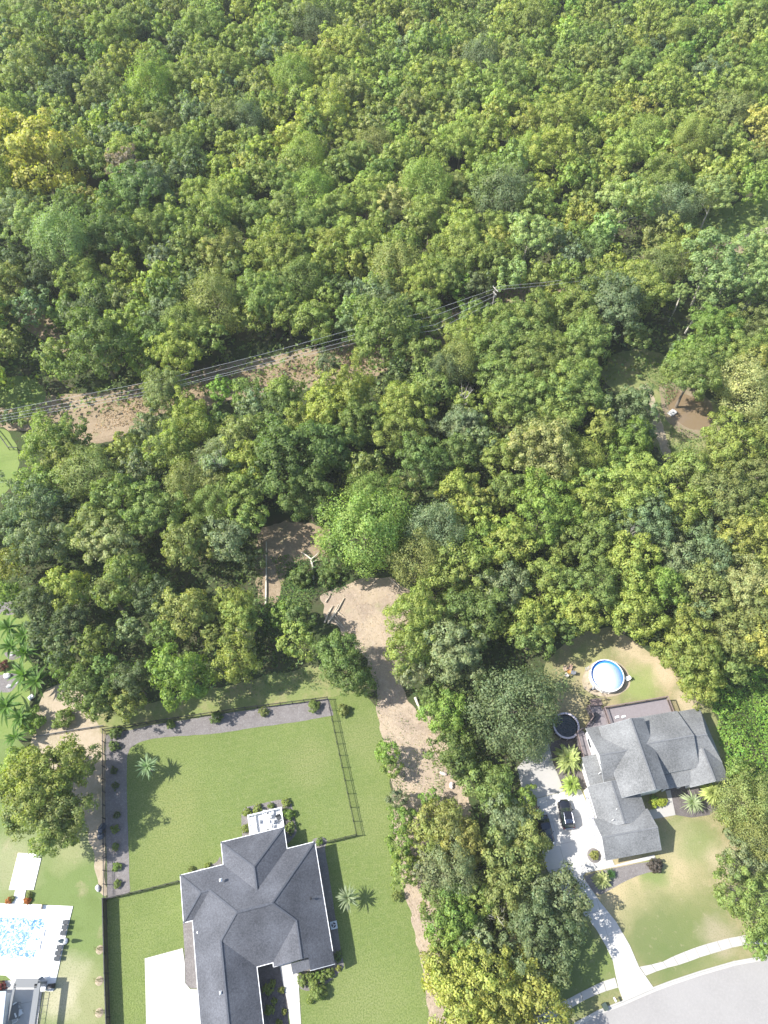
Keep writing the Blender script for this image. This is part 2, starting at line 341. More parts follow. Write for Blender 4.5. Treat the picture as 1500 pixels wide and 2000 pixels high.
sheet('dirt_clearing', [(628, 1160), (660, 1150), (700, 1128), (760, 1128), (800, 1150), (800, 1200), (790, 1250), (790, 1290), (790, 1340), (800, 1380), (850, 1400), (875, 1460), (880, 1500), (915, 1540), (920, 1600), (860, 1640), (855, 1720), (850, 1800), (868, 1900), (900, 2010), (920, 2200), (850, 2200), (836, 2000), (828, 1900), (810, 1820), (788, 1720), (772, 1640), (765, 1560), (757, 1480), (745, 1425), (733, 1385), (740, 1340), (715, 1290), (690, 1250), (640, 1215)], DIRT, .026, jit=.45, label='bare tan dirt clearing and track between the trees')
sheet('small_clearing', [(505, 1035), (560, 1015), (640, 1030), (650, 1075), (625, 1100), (585, 1095), (560, 1120), (550, 1160), (535, 1188), (505, 1180), (498, 1100)], STRAW, .020, jit=.5, label='small brown clearing with fallen trunks')
sheet('powerline_cut', [(-200, 835), (0, 800), (90, 775), (200, 768), (330, 738), (450, 708), (560, 690), (640, 672), (700, 660), (850, 616), (900, 596), (1000, 558), (1150, 520), (1300, 487), (1520, 420), (1700, 380), (1700, 430), (1520, 478), (1340, 522), (1150, 560), (940, 640), (870, 680), (730, 735), (640, 755), (540, 770), (400, 790), (300, 815), (250, 850), (180, 870), (100, 855), (0, 835), (-200, 880)], STRAW, .016, jit=.6, label='dry straw strip cleared under the power lines')
sheet('track_verge', [(1170, 735), (1200, 690), (1260, 680), (1310, 700), (1325, 745), (1360, 770), (1420, 800), (1430, 880), (1380, 930), (1320, 925), (1270, 860), (1230, 790)], WEEDY, .016, jit=.5, label='weedy verge beside the brown pond')
sheet('dirt_track', [(1250, 752), (1268, 750), (1282, 790), (1294, 830), (1306, 868), (1314, 895), (1298, 897), (1284, 860), (1268, 815), (1256, 780)], SAND, .024, soft=1, jit=.15, label='narrow pale dirt track beside the brown pond')
sheet('mud_bank', [(1286, 735), (1320, 745), (1390, 770), (1400, 850), (1350, 862), (1310, 835), (1290, 790)], MUD, .020, soft=1, jit=.3)
sheet('pond_water', [(1300, 748), (1318, 762), (1345, 772), (1385, 790), (1392, 835), (1350, 842), (1316, 818), (1302, 792)], POND_W, .028, soft=2, label='still brown pond water among green bushes')
sheet('grass_clearing', [(1330, 445), (1390, 410), (1450, 395), (1540, 350), (1700, 330), (1700, 480), (1520, 478), (1440, 470), (1380, 475)], FIELD, .020, jit=.5, label='grassy clearing at the end of the power line cut')
sheet('sand_trail', [(1440, 466), (1470, 452), (1540, 436), (1700, 400), (1700, 414), (1540, 452), (1475, 470), (1448, 478)], SAND, .030, jit=.3)
sheet('field', [(-400, 800), (-60, 838), (12, 838), (34, 870), (38, 905), (28, 945), (8, 968), (-60, 980), (-400, 1000)], FIELD, .020, jit=.3, label='smooth green field at the edge of the woods')
sheet('small_lawn', [(0, 750), (28, 732), (60, 738), (90, 762), (86, 790), (30, 800), (0, 798)], FIELD, .022, soft=1, jit=.2, label='small mown lawn above the power lines')
sheet('gravel_patch', [(-60, 1165), (0, 1170), (60, 1180), (62, 1400), (45, 1440), (-60, 1445)], FIELD, .020, jit=.5, label='green garden ground under the banana plants')
for gp in ([(-60, 1172), (40, 1176), (40, 1200), (-60, 1200)], [(-40, 1325), (30, 1312), (42, 1330), (20, 1352), (-40, 1352)], [(5, 1275), (40, 1268), (50, 1282), (20, 1290)]): sheet('gravel_patch', gp, MULCH, .026, jit=.25)
sheet('trail_patch', [(35, 580), (75, 590), (110, 640), (160, 690), (130, 700), (80, 660), (30, 630)], STRAW, .02, soft=1, jit=.4)

# mulch beds of the charcoal-roofed house
sheet('mulch_bed', [(206, 1436), (300, 1416), (420, 1397), (540, 1378), (642, 1364), (652, 1397), (575, 1411), (500, 1421), (430, 1432), (350, 1438), (300, 1442), (272, 1450), (255, 1460), (248, 1478), (248, 1560), (251, 1660), (254, 1744), (210, 1756), (206, 1600)], MULCH, .030, jit=.05, label='grey mulch bed along the black fences')
sheet('mulch_bed', [(471, 1590), (477, 1577), (545, 1562), (567, 1562), (574, 1590), (580, 1628), (560, 1650), (474, 1650)], MULCH, .032, jit=.04, label='mulch bed around the white rear patio')
sheet('mulch_bed', [(366, 1706), (400, 1694), (424, 1684), (431, 1670), (440, 1720), (366, 1730)], MULCH, .032, jit=.04, label='narrow mulch bed along the rear wall')
sheet('mulch_bed', [(610, 1638), (632, 1634), (640, 1642), (634, 1655), (640, 1690), (655, 1790), (672, 1888), (665, 1896), (655, 1907), (640, 1920), (625, 1928), (600, 1937), (584, 1930), (582, 1880), (640, 1850)], MULCH, .032, jit=.05, label='mulch bed along the shaded east wall')
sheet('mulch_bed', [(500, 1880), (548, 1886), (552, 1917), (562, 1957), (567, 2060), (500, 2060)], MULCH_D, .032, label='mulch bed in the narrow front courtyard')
sheet('mulch_bed', [(357, 1800), (380, 1798), (389, 1931), (374, 1931), (363, 1922), (361, 1870)], MULCH, .036, label='mulch strip between driveway and garage wall')
sheet('driveway', [(283, 1872), (357, 1852), (361, 1880), (362, 1920), (372, 1932), (392, 1933), (400, 2260), (292, 2260)], CONC_W, .09, edge=.08, label='wide pale concrete driveway beside the charcoal-roofed house')
sheet('front_path', [(546, 1885), (567, 1876), (575, 1895), (583, 1903), (584, 1930), (588, 2000), (600, 2200), (577, 2200), (567, 2000), (561, 1955), (552, 1917)], CONC_W, .08, edge=.07, label='pale concrete front path to the porch')
# beds, drive and paths of the grey-roofed house
sheet('driveway', [(1048, 1560), (1102, 1546), (1134, 1541), (1150, 1580), (1180, 1640), (1200, 1690), (1277, 1669), (1281, 1677), (1143, 1705), (1138, 1711), (1145, 1723), (1173, 1763), (1203, 1800), (1230, 1847), (1247, 1887), (1258, 1903), (1276, 1929), (1217, 1954), (1208, 1930), (1203, 1908), (1197, 1877), (1183, 1847), (1163, 1813), (1133, 1777), (1108, 1750), (1080, 1723), (1063, 1687), (1054, 1630)], CONC_W, .095, edge=.08, label='pale curved concrete driveway of the grey-roofed house')
sheet('parking_pad', [(1010, 1500), (1040, 1462), (1072, 1452), (1080, 1490), (1090, 1515), (1102, 1545), (1048, 1559), (1025, 1570)], CONC_O, .085, edge=.07, label='older darker concrete pad above the driveway')
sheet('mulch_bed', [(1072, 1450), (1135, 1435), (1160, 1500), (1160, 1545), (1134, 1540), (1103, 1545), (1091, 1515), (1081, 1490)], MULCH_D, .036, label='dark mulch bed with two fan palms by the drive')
sheet('mulch_bed', [(1141, 1707), (1281, 1679), (1297, 1688), (1293, 1699), (1253, 1707), (1217, 1723), (1193, 1737), (1167, 1751), (1145, 1724)], MULCH, .036, soft=1, label='curved mulch bed below the garage')
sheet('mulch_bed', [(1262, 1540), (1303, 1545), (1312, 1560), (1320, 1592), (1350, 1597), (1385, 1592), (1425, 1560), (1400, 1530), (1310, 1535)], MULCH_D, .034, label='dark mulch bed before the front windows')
sheet('front_path', [(1262, 1585), (1306, 1566), (1300, 1545), (1309, 1543), (1319, 1592), (1276, 1600)], CONC_O, .08, edge=.07, label='short concrete path by the grey-roofed house entrance')
c = P(1160, 1671)
m = MB(); m.lathe([(1.0, 0), (.95, .10), (.0, .11)], n=28); o = m.build('planting_ring', MULCH, loc=(c[0], c[1], .092)); tag(o, kind='structure')
# pool terrace at the lower left
def deckpoly(pts, name, mat, z, e, **k): return sheet(name, pts, mat, z, edge=e, **k)
deckpoly([(36, 1666), (83, 1668), (66, 1738), (51, 1738), (46, 1765), (24, 1764), (31, 1738), (18, 1738)], 'pool_walkway', POOLDECK, .12, .11, label='white concrete walkway leading to the pool deck')
deckpoly([(-400, 1748), (24, 1765), (46, 1766), (143, 1770), (126, 1840), (108, 1923), (104, 1936), (92, 1936), (74, 1924), (28, 1919), (12, 1905), (-400, 1890)], 'pool_deck', POOLDECK, .13, .12, label='wide white concrete deck around the swimming pool')
deckpoly([(-400, 1779), (82, 1794), (87, 1799), (87, 1806), (71, 1860), (67, 1869), (60, 1872), (-400, 1860)], 'pool_water', POOL_W, .15, .0, label='sparkling blue water of the rectangular swimming pool')

# road with kerb, sidewalk slabs
edge_px = [(960, 2085), (1050, 2040), (1117, 2000), (1167, 1973), (1213, 1955), (1243, 1942), (1278, 1927), (1310, 1915), (1367, 1896), (1433, 1877), (1500, 1865), (1600, 1850), (1750, 1842), (1950, 1842)]
ew = [np.array(P(*p)[:2]) for p in edge_px]
def offset(line, d):
    out = []
    for i, p in enumerate(line):
        t = line[min(i + 1, len(line) - 1)] - line[max(i - 1, 0)]; t = t / np.linalg.norm(t)
        out.append(p + np.array([t[1], -t[0]]) * d)
    return out
def strip(name, a, b, z, mat, label=None):
    m = MB(); n = len(a); vs = [(p[0], p[1], z) for p in a] + [(p[0], p[1], z) for p in b]
    m.add(vs, [(i, i + n, i + n + 1, i + 1) for i in range(n - 1)]); return tag(m.build(name, mat), label, kind='structure')
strip('road', offset(ew, .5), offset(ew, 9.5), .034, ASPHALT, 'curving pale grey asphalt road')
m = MB(); e0, e1, e2 = ew, offset(ew, .16), offset(ew, .52); n = len(ew)
prof = [[(p[0], p[1], .0) for p in offset(ew, -.02)], [(p[0], p[1], .14) for p in e0], [(p[0], p[1], .13) for p in e1], [(p[0], p[1], .045) for p in offset(ew, .24)], [(p[0], p[1], .052) for p in e2]]
for r in range(4): m.add(prof[r] + prof[r + 1], [(i, i + n, i + n + 1, i + 1) for i in range(n - 1)])
tag(m.build('kerb', CONC_S), 'concrete kerb and gutter along the road', kind='structure')
def slabs(name, up, lo, label):
    U = [np.array(P(*p)[:2]) for p in up]; L_ = [np.array(P(*p)[:2]) for p in lo]
    def res(line, k):
        d = [0]
        for i in range(len(line) - 1): d.append(d[-1] + np.linalg.norm(line[i + 1] - line[i]))
        return [np.array([np.interp(t, d, [q[j] for q in line]) for j in (0, 1)]) for t in np.linspace(0, d[-1], k)]
    Ln = sum(np.linalg.norm(U[i + 1] - U[i]) for i in range(len(U) - 1)); k = max(2, int(Ln / 1.6) + 1)
    u, l = res(U, k), res(L_, k); c = (u[0] + l[0]) / 2
    root = empty(name, (c[0], c[1], 0)); tag(root, label, kind='structure')
    for i in range(k - 1):
        q = [u[i], u[i + 1], l[i + 1], l[i]]; ctr = sum(q) / 4; q = [ctr + (p - ctr) * (1 - .03 / max(.1, np.linalg.norm(p - ctr))) - c for p in q]
        b = MB(); b.poly([tuple(p) for p in q], .0, .085 + rnd.uniform(-.006, .006)); b.build('slab', CONC_S, root)
slabs('sidewalk', [(1249, 1888), (1290, 1880), (1320, 1865), (1367, 1847), (1417, 1833), (1467, 1824), (1510, 1832), (1600, 1826), (1700, 1822)], [(1261, 1906), (1293, 1893), (1333, 1883), (1367, 1870), (1433, 1850), (1473, 1843), (1510, 1848), (1600, 1841), (1700, 1836)], 'pale concrete sidewalk right of the curved driveway')
slabs('sidewalk', [(980, 2030), (1040, 1990), (1095, 1958), (1143, 1933), (1180, 1915), (1201, 1909)], [(990, 2050), (1050, 2005), (1110, 1972), (1147, 1950), (1180, 1937), (1207, 1929)], 'stained concrete sidewalk left of the curved driveway')

# ------------------------------------------------------------------ foliage
def leaf_mesh_arrays(rng, pos, nrm, size, shade, aspect=.62):
    """rhombic leaf sprays at pos facing nrm; shade (n,3) colour factor"""
    n = len(pos); t = rng.normal(size=(n, 3)); nrm = nrm / (np.linalg.norm(nrm, axis=1, keepdims=True) + 1e-9)
    t -= nrm * (t * nrm).sum(1, keepdims=True); t /= (np.linalg.norm(t, axis=1, keepdims=True) + 1e-9); b = np.cross(nrm, t)
    sz = (size * rng.uniform(.6, 1.25, n))[:, None]
    fold = nrm * sz * .16
    v = np.stack([pos + t * sz, pos + b * sz * aspect + fold, pos - t * sz, pos - b * sz * aspect + fold], 1).reshape(-1, 3)
    return v, np.repeat(shade, 4, axis=0)
def mesh_from_quads(name, v, colr, mat, cn=None):
    n = len(v) // 4; m = bpy.data.meshes.new(name)
    m.vertices.add(len(v)); m.vertices.foreach_set('co', v.astype(np.float32).ravel())
    m.loops.add(4 * n); m.loops.foreach_set('vertex_index', np.arange(4 * n, dtype=np.int32))
    m.polygons.add(n); m.polygons.foreach_set('loop_start', np.arange(0, 4 * n, 4, dtype=np.int32))
    m.polygons.foreach_set('loop_total', np.full(n, 4, dtype=np.int32))
    a = m.color_attributes.new('leaf', 'FLOAT_COLOR', 'POINT')
    a.data.foreach_set('color', np.concatenate([colr, np.ones((len(colr), 1))], 1).astype(np.float32).ravel())
    if cn is not None:
        k = m.attributes.new('custom_normal', 'FLOAT_VECTOR', 'POINT'); cn = cn / (np.linalg.norm(cn, axis=1, keepdims=True) + 1e-9); k.data.foreach_set('vector', cn.astype(np.float32).ravel())
    m.materials.append(mat); m.update(calc_edges=True); return m
def sph(rng, n, zmin=-1.0):
    z = rng.uniform(zmin, 1, n); a = rng.uniform(0, 2 * np.pi, n); r = np.sqrt(1 - z * z)
    return np.stack([r * np.cos(a), r * np.sin(a), z], 1)
def crown_arrays(seed, nclump, nleaf, leaf, rc=(.16, .30), zs=.85, rough=.16, style='lumpy', warm=.0):
    """leafy crown of unit radius centred at the origin"""
    rng = np.random.default_rng(seed)
    d = sph(rng, nclump, -.55); ph = rng.uniform(0, 6.28, 6)
    az = np.arctan2(d[:, 1], d[:, 0])
    lob = 1 + 1.5 * rough * (np.sin(2 * az + ph[0]) * .5 + np.sin(3 * az + ph[1]) * .6 + np.sin(5 * az + ph[2] + 2 * d[:, 2]) * .5) + rng.normal(0, .09, nclump)
    rad = rng.uniform(.55, .86, nclump) ** .7 * lob
    if style == 'umbrella': rad = rng.uniform(.25, .95, nclump) ** .6 * lob
    c = d * rad[:, None]; c[:, 2] *= zs
    if style == 'umbrella': c[:, 2] = .30 + .35 * (1 - (c[:, 0] ** 2 + c[:, 1] ** 2)) + rng.normal(0, .16, nclump)
    rr = rng.uniform(rc[0], rc[1], nclump)
    k = rng.integers(0, nclump, nleaf); dd = sph(rng, nleaf, -1)
    out = c[k] / (np.linalg.norm(c[k], axis=1, keepdims=True) + 1e-6); up = np.array([0, 0, 1.0])
    dd = dd + out * .55 + up * .25; dd /= np.linalg.norm(dd, axis=1, keepdims=True)
    sq = np.array([1, 1, .75]) if style != 'fine' else np.array([1, 1, 1.1])
    pos = c[k] + dd * rr[k][:, None] * rng.uniform(.55, 1.12, (nleaf, 1)) * sq
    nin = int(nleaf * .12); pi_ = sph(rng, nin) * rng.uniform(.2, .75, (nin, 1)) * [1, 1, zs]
    nr = dd + rng.normal(0, .38, (nleaf, 3))
    cl = rng.uniform(.86, 1.14, nclump); cw = rng.normal(0, 1, nclump)
    lum = cl[k] * rng.uniform(.72, 1.28, nleaf)
    hue = cw[k] * .045 + rng.normal(0, .07, nleaf) + warm * np.clip(pos[:, 2], -1, 1)
    sh = np.stack([lum * (1 + hue), lum * (1 + .25 * hue), lum * (1 - .3 * hue)], 1)
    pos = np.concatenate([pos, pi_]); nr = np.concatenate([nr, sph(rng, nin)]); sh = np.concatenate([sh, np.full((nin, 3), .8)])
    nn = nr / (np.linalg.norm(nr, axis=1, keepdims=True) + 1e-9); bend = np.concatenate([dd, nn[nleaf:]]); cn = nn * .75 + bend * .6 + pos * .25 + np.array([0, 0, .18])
    v, c_ = leaf_mesh_arrays(rng, pos, nr, leaf * np.ones(len(pos)), np.clip(sh, .2, 2.2)); return v, c_, np.repeat(cn, 4, axis=0)
def crown_mesh(name, *a, **k):
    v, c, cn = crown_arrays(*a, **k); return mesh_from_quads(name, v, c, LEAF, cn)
CROWNS = {}
for i in range(4):
    CROWNS['L', i] = crown_mesh('crown', 10 + i, 130 + 16 * i, 11500, .034, (.10, .20), .82, .20)
    CROWNS['M', i] = crown_mesh('crown', 30 + i, 66 + 9 * i, 5600, .050, (.15, .27), .88, .20)
    CROWNS['S', i] = crown_mesh('crown', 50 + i, 26 + 5 * i, 1500, .105, (.22, .38), .85, .16)
for i in range(3):
    CROWNS['F', i] = crown_mesh('crown', 70 + i, 90 + 20 * i, 11000, .030, (.18, .34), .92, .13, 'fine')
    CROWNS['U', i] = crown_mesh('crown', 80 + i, 80 + 8 * i, 6000, .040, (.09, .18), .8, .22, 'umbrella')
for i in range(2): CROWNS['A', i] = crown_mesh('crown', 90 + i, 34, 900, .065, (.20, .34), .85, .25)
def trunk_mesh(seed, mat, limbs=5, dead=False, thick=1.0):
    """trunk of unit height, limbs reaching into the crown (unit crown radius in x and y is 1 at height 1)"""
    r = random.Random(seed); m = MB(); R = .045 * thick
    b = [(0, 0, 0), (r.uniform(-.03, .03), r.uniform(-.03, .03), .35), (r.uniform(-.06, .06), r.uniform(-.06, .06), .7), (r.uniform(-.08, .08), r.uniform(-.08, .08), 1.05)]
    m.tube(b, [R * 1.35, R, R * .75, R * .3], 7)
    for i in range(limbs):
        a = 6.283 * i / limbs + r.uniform(-.4, .4); z0 = r.uniform(.5, .85); e = r.uniform(.45, .8)
        p0 = (b[2][0] * z0, b[2][1] * z0, z0); p1 = (math.cos(a) * e * .45, math.sin(a) * e * .45, z0 + r.uniform(.08, .2)); p2 = (math.cos(a) * e, math.sin(a) * e, z0 + r.uniform(.2, .4))
        m.tube([p0, p1, p2], [R * .55, R * .38, R * .1], 5)
        if dead:
            for q in range(3):
                w = r.uniform(.3, .9); s = [p1[j] + (p2[j] - p1[j]) * w for j in range(3)]
                m.tube([s, (s[0] + r.uniform(-.3, .3), s[1] + r.uniform(-.3, .3), s[2] + r.uniform(.0, .25))], [R * .2, R * .05], 4)
    return m.mesh('trunk', mat)
TRUNKS = [trunk_mesh(i, BARK) for i in range(4)]
TRUNKS_P = [trunk_mesh(20 + i, BARK_PALE, 5, thick=.8) for i in range(2)]
TRUNKS_D = [trunk_mesh(30 + i, BARK_DEAD, 8, True, .8) for i in range(2)]

BASE = {'g': (0.214, 0.271, 0.072), 'G': (0.151, 0.210, 0.057), 'yg': (0.274, 0.319, 0.076), 'y': (0.328, 0.341, 0.085), 'Y': (0.434, 0.415, 0.104), 'd': (0.123, 0.160, 0.063), 'o': (0.230, 0.261, 0.082),
        's': (0.216, 0.258, 0.123), 't': (0.171, 0.222, 0.100), 'p': (0.272, 0.346, 0.122), 'b': (0.207, 0.296, 0.063), 'B': (0.242, 0.341, 0.070), 'br': (0.282, 0.246, 0.166), 'c': (0.363, 0.378, 0.152), 'a': (0.292, 0.299, 0.085), 'w': (0.232, 0.300, 0.070)}
CWORD = {'g': 'mid green', 'G': 'deep green', 'yg': 'yellow-green', 'y': 'yellow-leaved', 'Y': 'golden yellow', 'd': 'dark green', 'o': 'olive green', 's': 'grey-green', 't': 'bluish green', 'p': 'pale feathery',
         'b': 'bright green', 'B': 'lime green', 'br': 'bare brown', 'c': 'cream-tinged', 'a': 'yellowing brown', 'w': 'fine-leaved green'}
# (crown centre in the photo, crown width in photo pixels, colour, style)
T_ = '''80 312 185 Y; 60 140 110 o; 130 170 80 d; 295 175 95 B F; 410 182 72 a; 200 185 90 o; 235 130 70 yg; 245 325 62 br; 210 282 72 t; 290 370 120 t; 483 240 78 t F; 533 108 66 t; 870 95 56 b F; 800 92 62 s F; 938 122 80 t F; 830 365 96 w F; 610 372 84 B F;
1008 158 36 t F; 1215 60 50 d; 1275 100 54 d; 1382 160 70 t; 1250 222 58 y; 1485 235 60 Y; 1490 280 50 a; 745 235 60 g; 320 60 60 g; 350 100 55 d; 620 50 80 d F; 570 40 60 o F; 700 75 60 s; 20 215 50 d; 30 420 90 s; 60 440 90 p; 735 290 80 o F;
133 405 72 G; 120 468 110 p F; 217 450 120 G; 265 383 130 G; 300 450 100 g; 320 512 72 s; 273 612 58 yg; 330 620 84 t; 193 672 140 G; 112 690 74 g; 313 667 92 G; 430 492 100 a; 433 385 86 yg; 550 500 110 yg; 420 590 110 o F; 487 617 72 yg; 562 612 76 yg; 240 530 66 yg; 170 610 80 d; 175 390 50 a; 60 600 74 t; 90 530 90 d; 25 520 80 d; 370 560 70 s; 370 440 60 g; 500 430 90 g; 245 590 60 o; 230 335 40 br;
633 517 72 yg; 700 467 92 yg; 767 400 80 c; 840 417 92 yg; 985 383 104 t F; 900 490 110 yg; 770 527 100 o F; 867 537 84 g; 960 450 82 yg; 1033 458 104 p U; 1000 537 62 p U; 1083 478 72 s; 693 583 62 t; 637 590 64 yg; 640 480 80 yg; 600 440 80 g; 560 420 90 o; 660 410 84 g; 730 590 84 s; 610 630 80 g; 930 560 60 d;
1222 392 118 p U; 1180 446 64 p U; 1309 405 96 s F; 1398 378 84 p U; 1290 462 74 o F; 1163 490 76 G; 1122 515 72 t; 1285 522 88 o F; 1392 508 130 p U; 1418 550 96 p U; 1478 487 96 p U; 1485 545 84 p U; 1245 560 112 yg; 1196 595 130 t; 1127 600 112 g; 1141 668 104 g; 1127 762 112 g; 1230 808 112 t; 1330 690 50 s; 1347 704 84 b; 1415 652 80 yg; 1482 641 92 o; 1444 685 92 g; 1452 758 120 c F; 1475 712 84 y; 1430 862 122 yg; 1490 860 84 o; 1230 872 100 b; 1360 735 60 b;
930 616 62 G; 983 630 92 g; 1037 627 112 g; 1070 590 60 yg; 1015 655 100 g; 1112 697 92 g; 968 682 100 g; 1037 707 112 g; 890 707 84 o F; 983 747 102 g; 1112 752 112 g; 1037 775 102 g; 983 802 92 g; 1092 805 90 g; 903 829 76 s; 1040 858 96 o; 943 867 72 t F; 877 650 50 o;
750 652 142 g; 818 697 84 g; 770 612 90 t; 684 640 60 t; 784 730 70 d; 675 762 112 yg; 790 788 100 yg; 641 712 48 t; 554 775 82 g; 602 812 42 t F; 866 727 82 d F; 500 790 70 s; 480 765 60 g; 430 760 50 B; 640 800 96 yg; 700 830 96 g; 320 760 100 o; 360 800 60 yg; 290 830 64 s;
565 898 160 G; 605 970 112 G; 638 872 110 G; 473 853 92 o; 437 890 84 s F; 473 963 92 g; 418 950 80 o; 444 1051 88 s; 490 1095 54 d; 712 919 72 o F; 723 966 92 w F; 712 1040 160 w F; 657 1095 64 G; 822 905 112 G; 893 885 84 G; 785 958 66 o; 783 845 102 yg; 847 837 48 t; 908 826 70 s; 638 802 90 yg; 543 805 84 G; 847 1037 112 s F; 815 1095 110 o F; 895 958 84 yg; 930 1010 74 yg; 880 1000 50 s; 540 830 60 t F;
95 868 104 g; 140 850 70 g; 125 900 90 o; 60 815 46 g; 20 815 36 s; 160 890 60 g; 60 990 124 t; 80 1050 120 s; 135 1060 56 g; 175 930 112 o F; 262 927 74 s; 333 880 90 yg; 370 830 110 yg; 367 950 92 o F; 427 920 84 s; 300 993 112 g; 215 1062 116 c; 245 1130 100 g; 360 1063 88 o; 410 1060 60 a; 133 1150 84 yg; 15 1100 70 yg; 15 1167 60 b; 78 1177 84 d; 140 1207 76 d; 250 1230 62 s F; 362 1192 104 a; 460 1183 76 yg; 300 1168 80 d; 20 1030 80 d; 245 880 70 o; 150 1000 60 d; 120 720 50 g; 15 670 60 g; 60 940 60 g;
88 1230 74 d; 118 1262 74 d; 187 1257 74 g; 352 1320 112 b; 320 1240 60 g; 165 1347 84 G; 197 1378 64 g; 262 1330 84 d; 250 1372 66 yg; 210 1310 70 G; 120 1300 50 G;
471 1258 60 c; 460 1290 90 yg; 467 1205 76 yg; 580 1250 74 yg; 585 1203 66 G; 552 1200 56 b; 655 1272 82 G; 675 1312 80 G; 705 1330 58 G; 810 1200 114 yg; 803 1267 94 yg; 800 1315 60 s; 885 1260 112 s; 888 1300 90 s; 905 1190 84 G; 930 1240 60 g; 420 1240 60 g;
1060 882 132 c; 980 894 84 yg; 1232 962 124 yg; 1060 1000 142 b; 932 978 74 yg; 996 1058 104 yg; 1156 1058 104 g; 1260 1022 112 t; 1332 994 92 yg; 1420 970 124 o; 1462 1058 112 y; 1372 1042 64 t; 1388 1094 92 t; 1332 1106 82 s; 984 1150 92 s; 1068 1130 92 yg; 1156 1138 112 g; 1240 1138 84 yg; 1292 1150 94 b; 1244 1202 100 yg; 1372 1154 104 o; 1455 1146 112 c; 1470 1202 102 o; 1352 1200 74 t; 1092 1182 74 yg; 952 1194 102 G; 1030 1210 92 yg; 1140 1198 92 yg; 1340 1256 118 yg; 1480 1254 92 y; 1353 1290 100 yg; 1365 1335 84 yg; 1433 1240 92 o; 1150 950 70 g; 1480 930 100 o; 1390 920 80 o; 1000 960 80 g; 1100 1060 80 g; 1200 1000 70 yg; 1040 1240 80 g; 1100 1225 60 G; 1430 1300 70 g; 1200 920 70 G; 1310 1060 60 s;
1005 1385 168 t F; 1030 1440 90 s F; 870 1395 84 b; 885 1470 90 G; 843 1360 50 g; 755 1470 46 b A; 765 1500 40 g A; 958 1535 92 g; 990 1600 92 s; 905 1500 54 d; 990 1682 112 o; 1030 1640 92 o; 1025 1560 50 b; 783 1600 54 b; 775 1560 40 s; 790 1700 64 g; 782 1650 56 b; 862 1612 96 a; 905 1650 90 a; 880 1695 112 s F; 885 1785 92 b; 835 1632 62 a; 845 1700 72 s; 812 1690 40 yg; 852 1765 72 g; 866 1835 62 b; 838 1560 36 b A; 880 1890 50 y; 848 1668 44 yg; 775 1750 20 g; 930 1755 62 g; 985 1745 102 o; 1050 1820 150 t; 1095 1755 112 s; 1060 1880 104 t; 900 1850 74 b; 935 1840 70 s; 925 1935 180 y; 1040 1945 130 y; 862 1885 70 y; 970 2000 150 y; 1010 1700 60 d; 960 1650 50 d;
1465 1750 136 g; 1450 1690 80 s; 1455 1570 110 o F; 1480 1630 100 o F; 1440 1510 50 g; 1490 1840 60 g; 85 1520 150 yg; 60 1570 110 o; 125 1590 100 o; 110 1630 80 g; 150 1490 80 o; 30 1510 90 yg'''
MAN = []
for e in T_.replace('\n', ' ').split(';'):
    q = e.split()
    if q: MAN.append((float(q[0]), float(q[1]), float(q[2]), q[3], q[4] if len(q) > 4 else ''))
NOFILL = [[(1290, 560), (1405, 560), (1360, 680), (1295, 680)], [(-20, 700), (115, 705), (120, 825), (-20, 825)], [(500, 1010), (650, 1030), (670, 1190), (500, 1190)], [(-100, 775), (90, 745), (200, 740), (330, 688), (450, 656), (560, 636), (640, 614), (740, 600), (740, 755), (640, 775), (540, 790), (400, 810), (300, 840), (250, 870), (180, 880), (100, 865), (0, 860), (-100, 860)],
          [(840, 615), (1000, 555), (1040, 560), (1040, 580), (860, 680)], [(1170, 680), (1310, 680), (1325, 745), (1400, 765), (1400, 860), (1340, 900), (1280, 890), (1240, 800), (1180, 770)],
          [(1300, 470), (1340, 430), (1430, 425), (1480, 390), (1600, 360), (1600, 480), (1380, 500)], [(-200, 780), (75, 820), (60, 970), (-200, 1010)], [(-10, 725), (95, 735), (100, 810), (-10, 810)], [(35, 580), (80, 585), (160, 680), (120, 700), (40, 640)]]
trees = []   # X, Y, R, zc, colour, style, pixel width, px, py, manual
def height_of(R, px, py):
    if R < 1.3: return R * 2.0
    if R < 2.4: return R * 2.3 + .6
    return min(R * 1.6 + 4.0, 16) * (.74 if (px > 780 and py > 1330) or (1160 < px < 1420 and 640 < py < 930) else 1)
def place(px, py, w, col, sty, manual):
    R = w / 2 * mpp(px, py, 6); ht = height_of(R, px, py)
    if col in ('Y', 'p') and py < 900: ht += 3
    if col == 'br': ht += 2.5
    zc = ht - R * .8; R = w / 2 * mpp(px, py, zc); x, y, _ = P(px, py, zc)
    return [x, y, R, zc, col, sty, w, px, py, manual]
for q in MAN: trees.append(place(*q, True))
rng0 = np.random.default_rng(77)
def region_colour(px, py, r):
    def pick(s): s = s.split(); return s[int(r.random() * len(s))]
    if px > 1280 and py < 130: return pick('b b g w g yg')
    if py < 420:
        if px < 450: return pick('g g o g yg yg G o g t')
        if px < 1000: return pick('yg yg yg g g yg g w o g yg yg')
        return pick('yg yg yg yg g w yg g yg o b') if py > 150 else pick('yg g g yg g b')
    if px < 450: return pick('G g g yg g o')
    if px < 850: return pick('yg g g g yg G')
    if py > 800 and px > 900: return pick('yg yg g b g yg yg')
    return pick('g yg b g g yg')
cell = 5.5; X0, X1, Y0, Y1 = -165, 165, 8, 345
placed = np.array([(t[0], t[1], t[2] * (1.5 if t[4] in ('Y', 'p', 'B', 'c', 'y', 'br') and t[8] < 900 else 1.12)) for t in trees])
ny = int((Y1 - Y0) / cell); fills = []
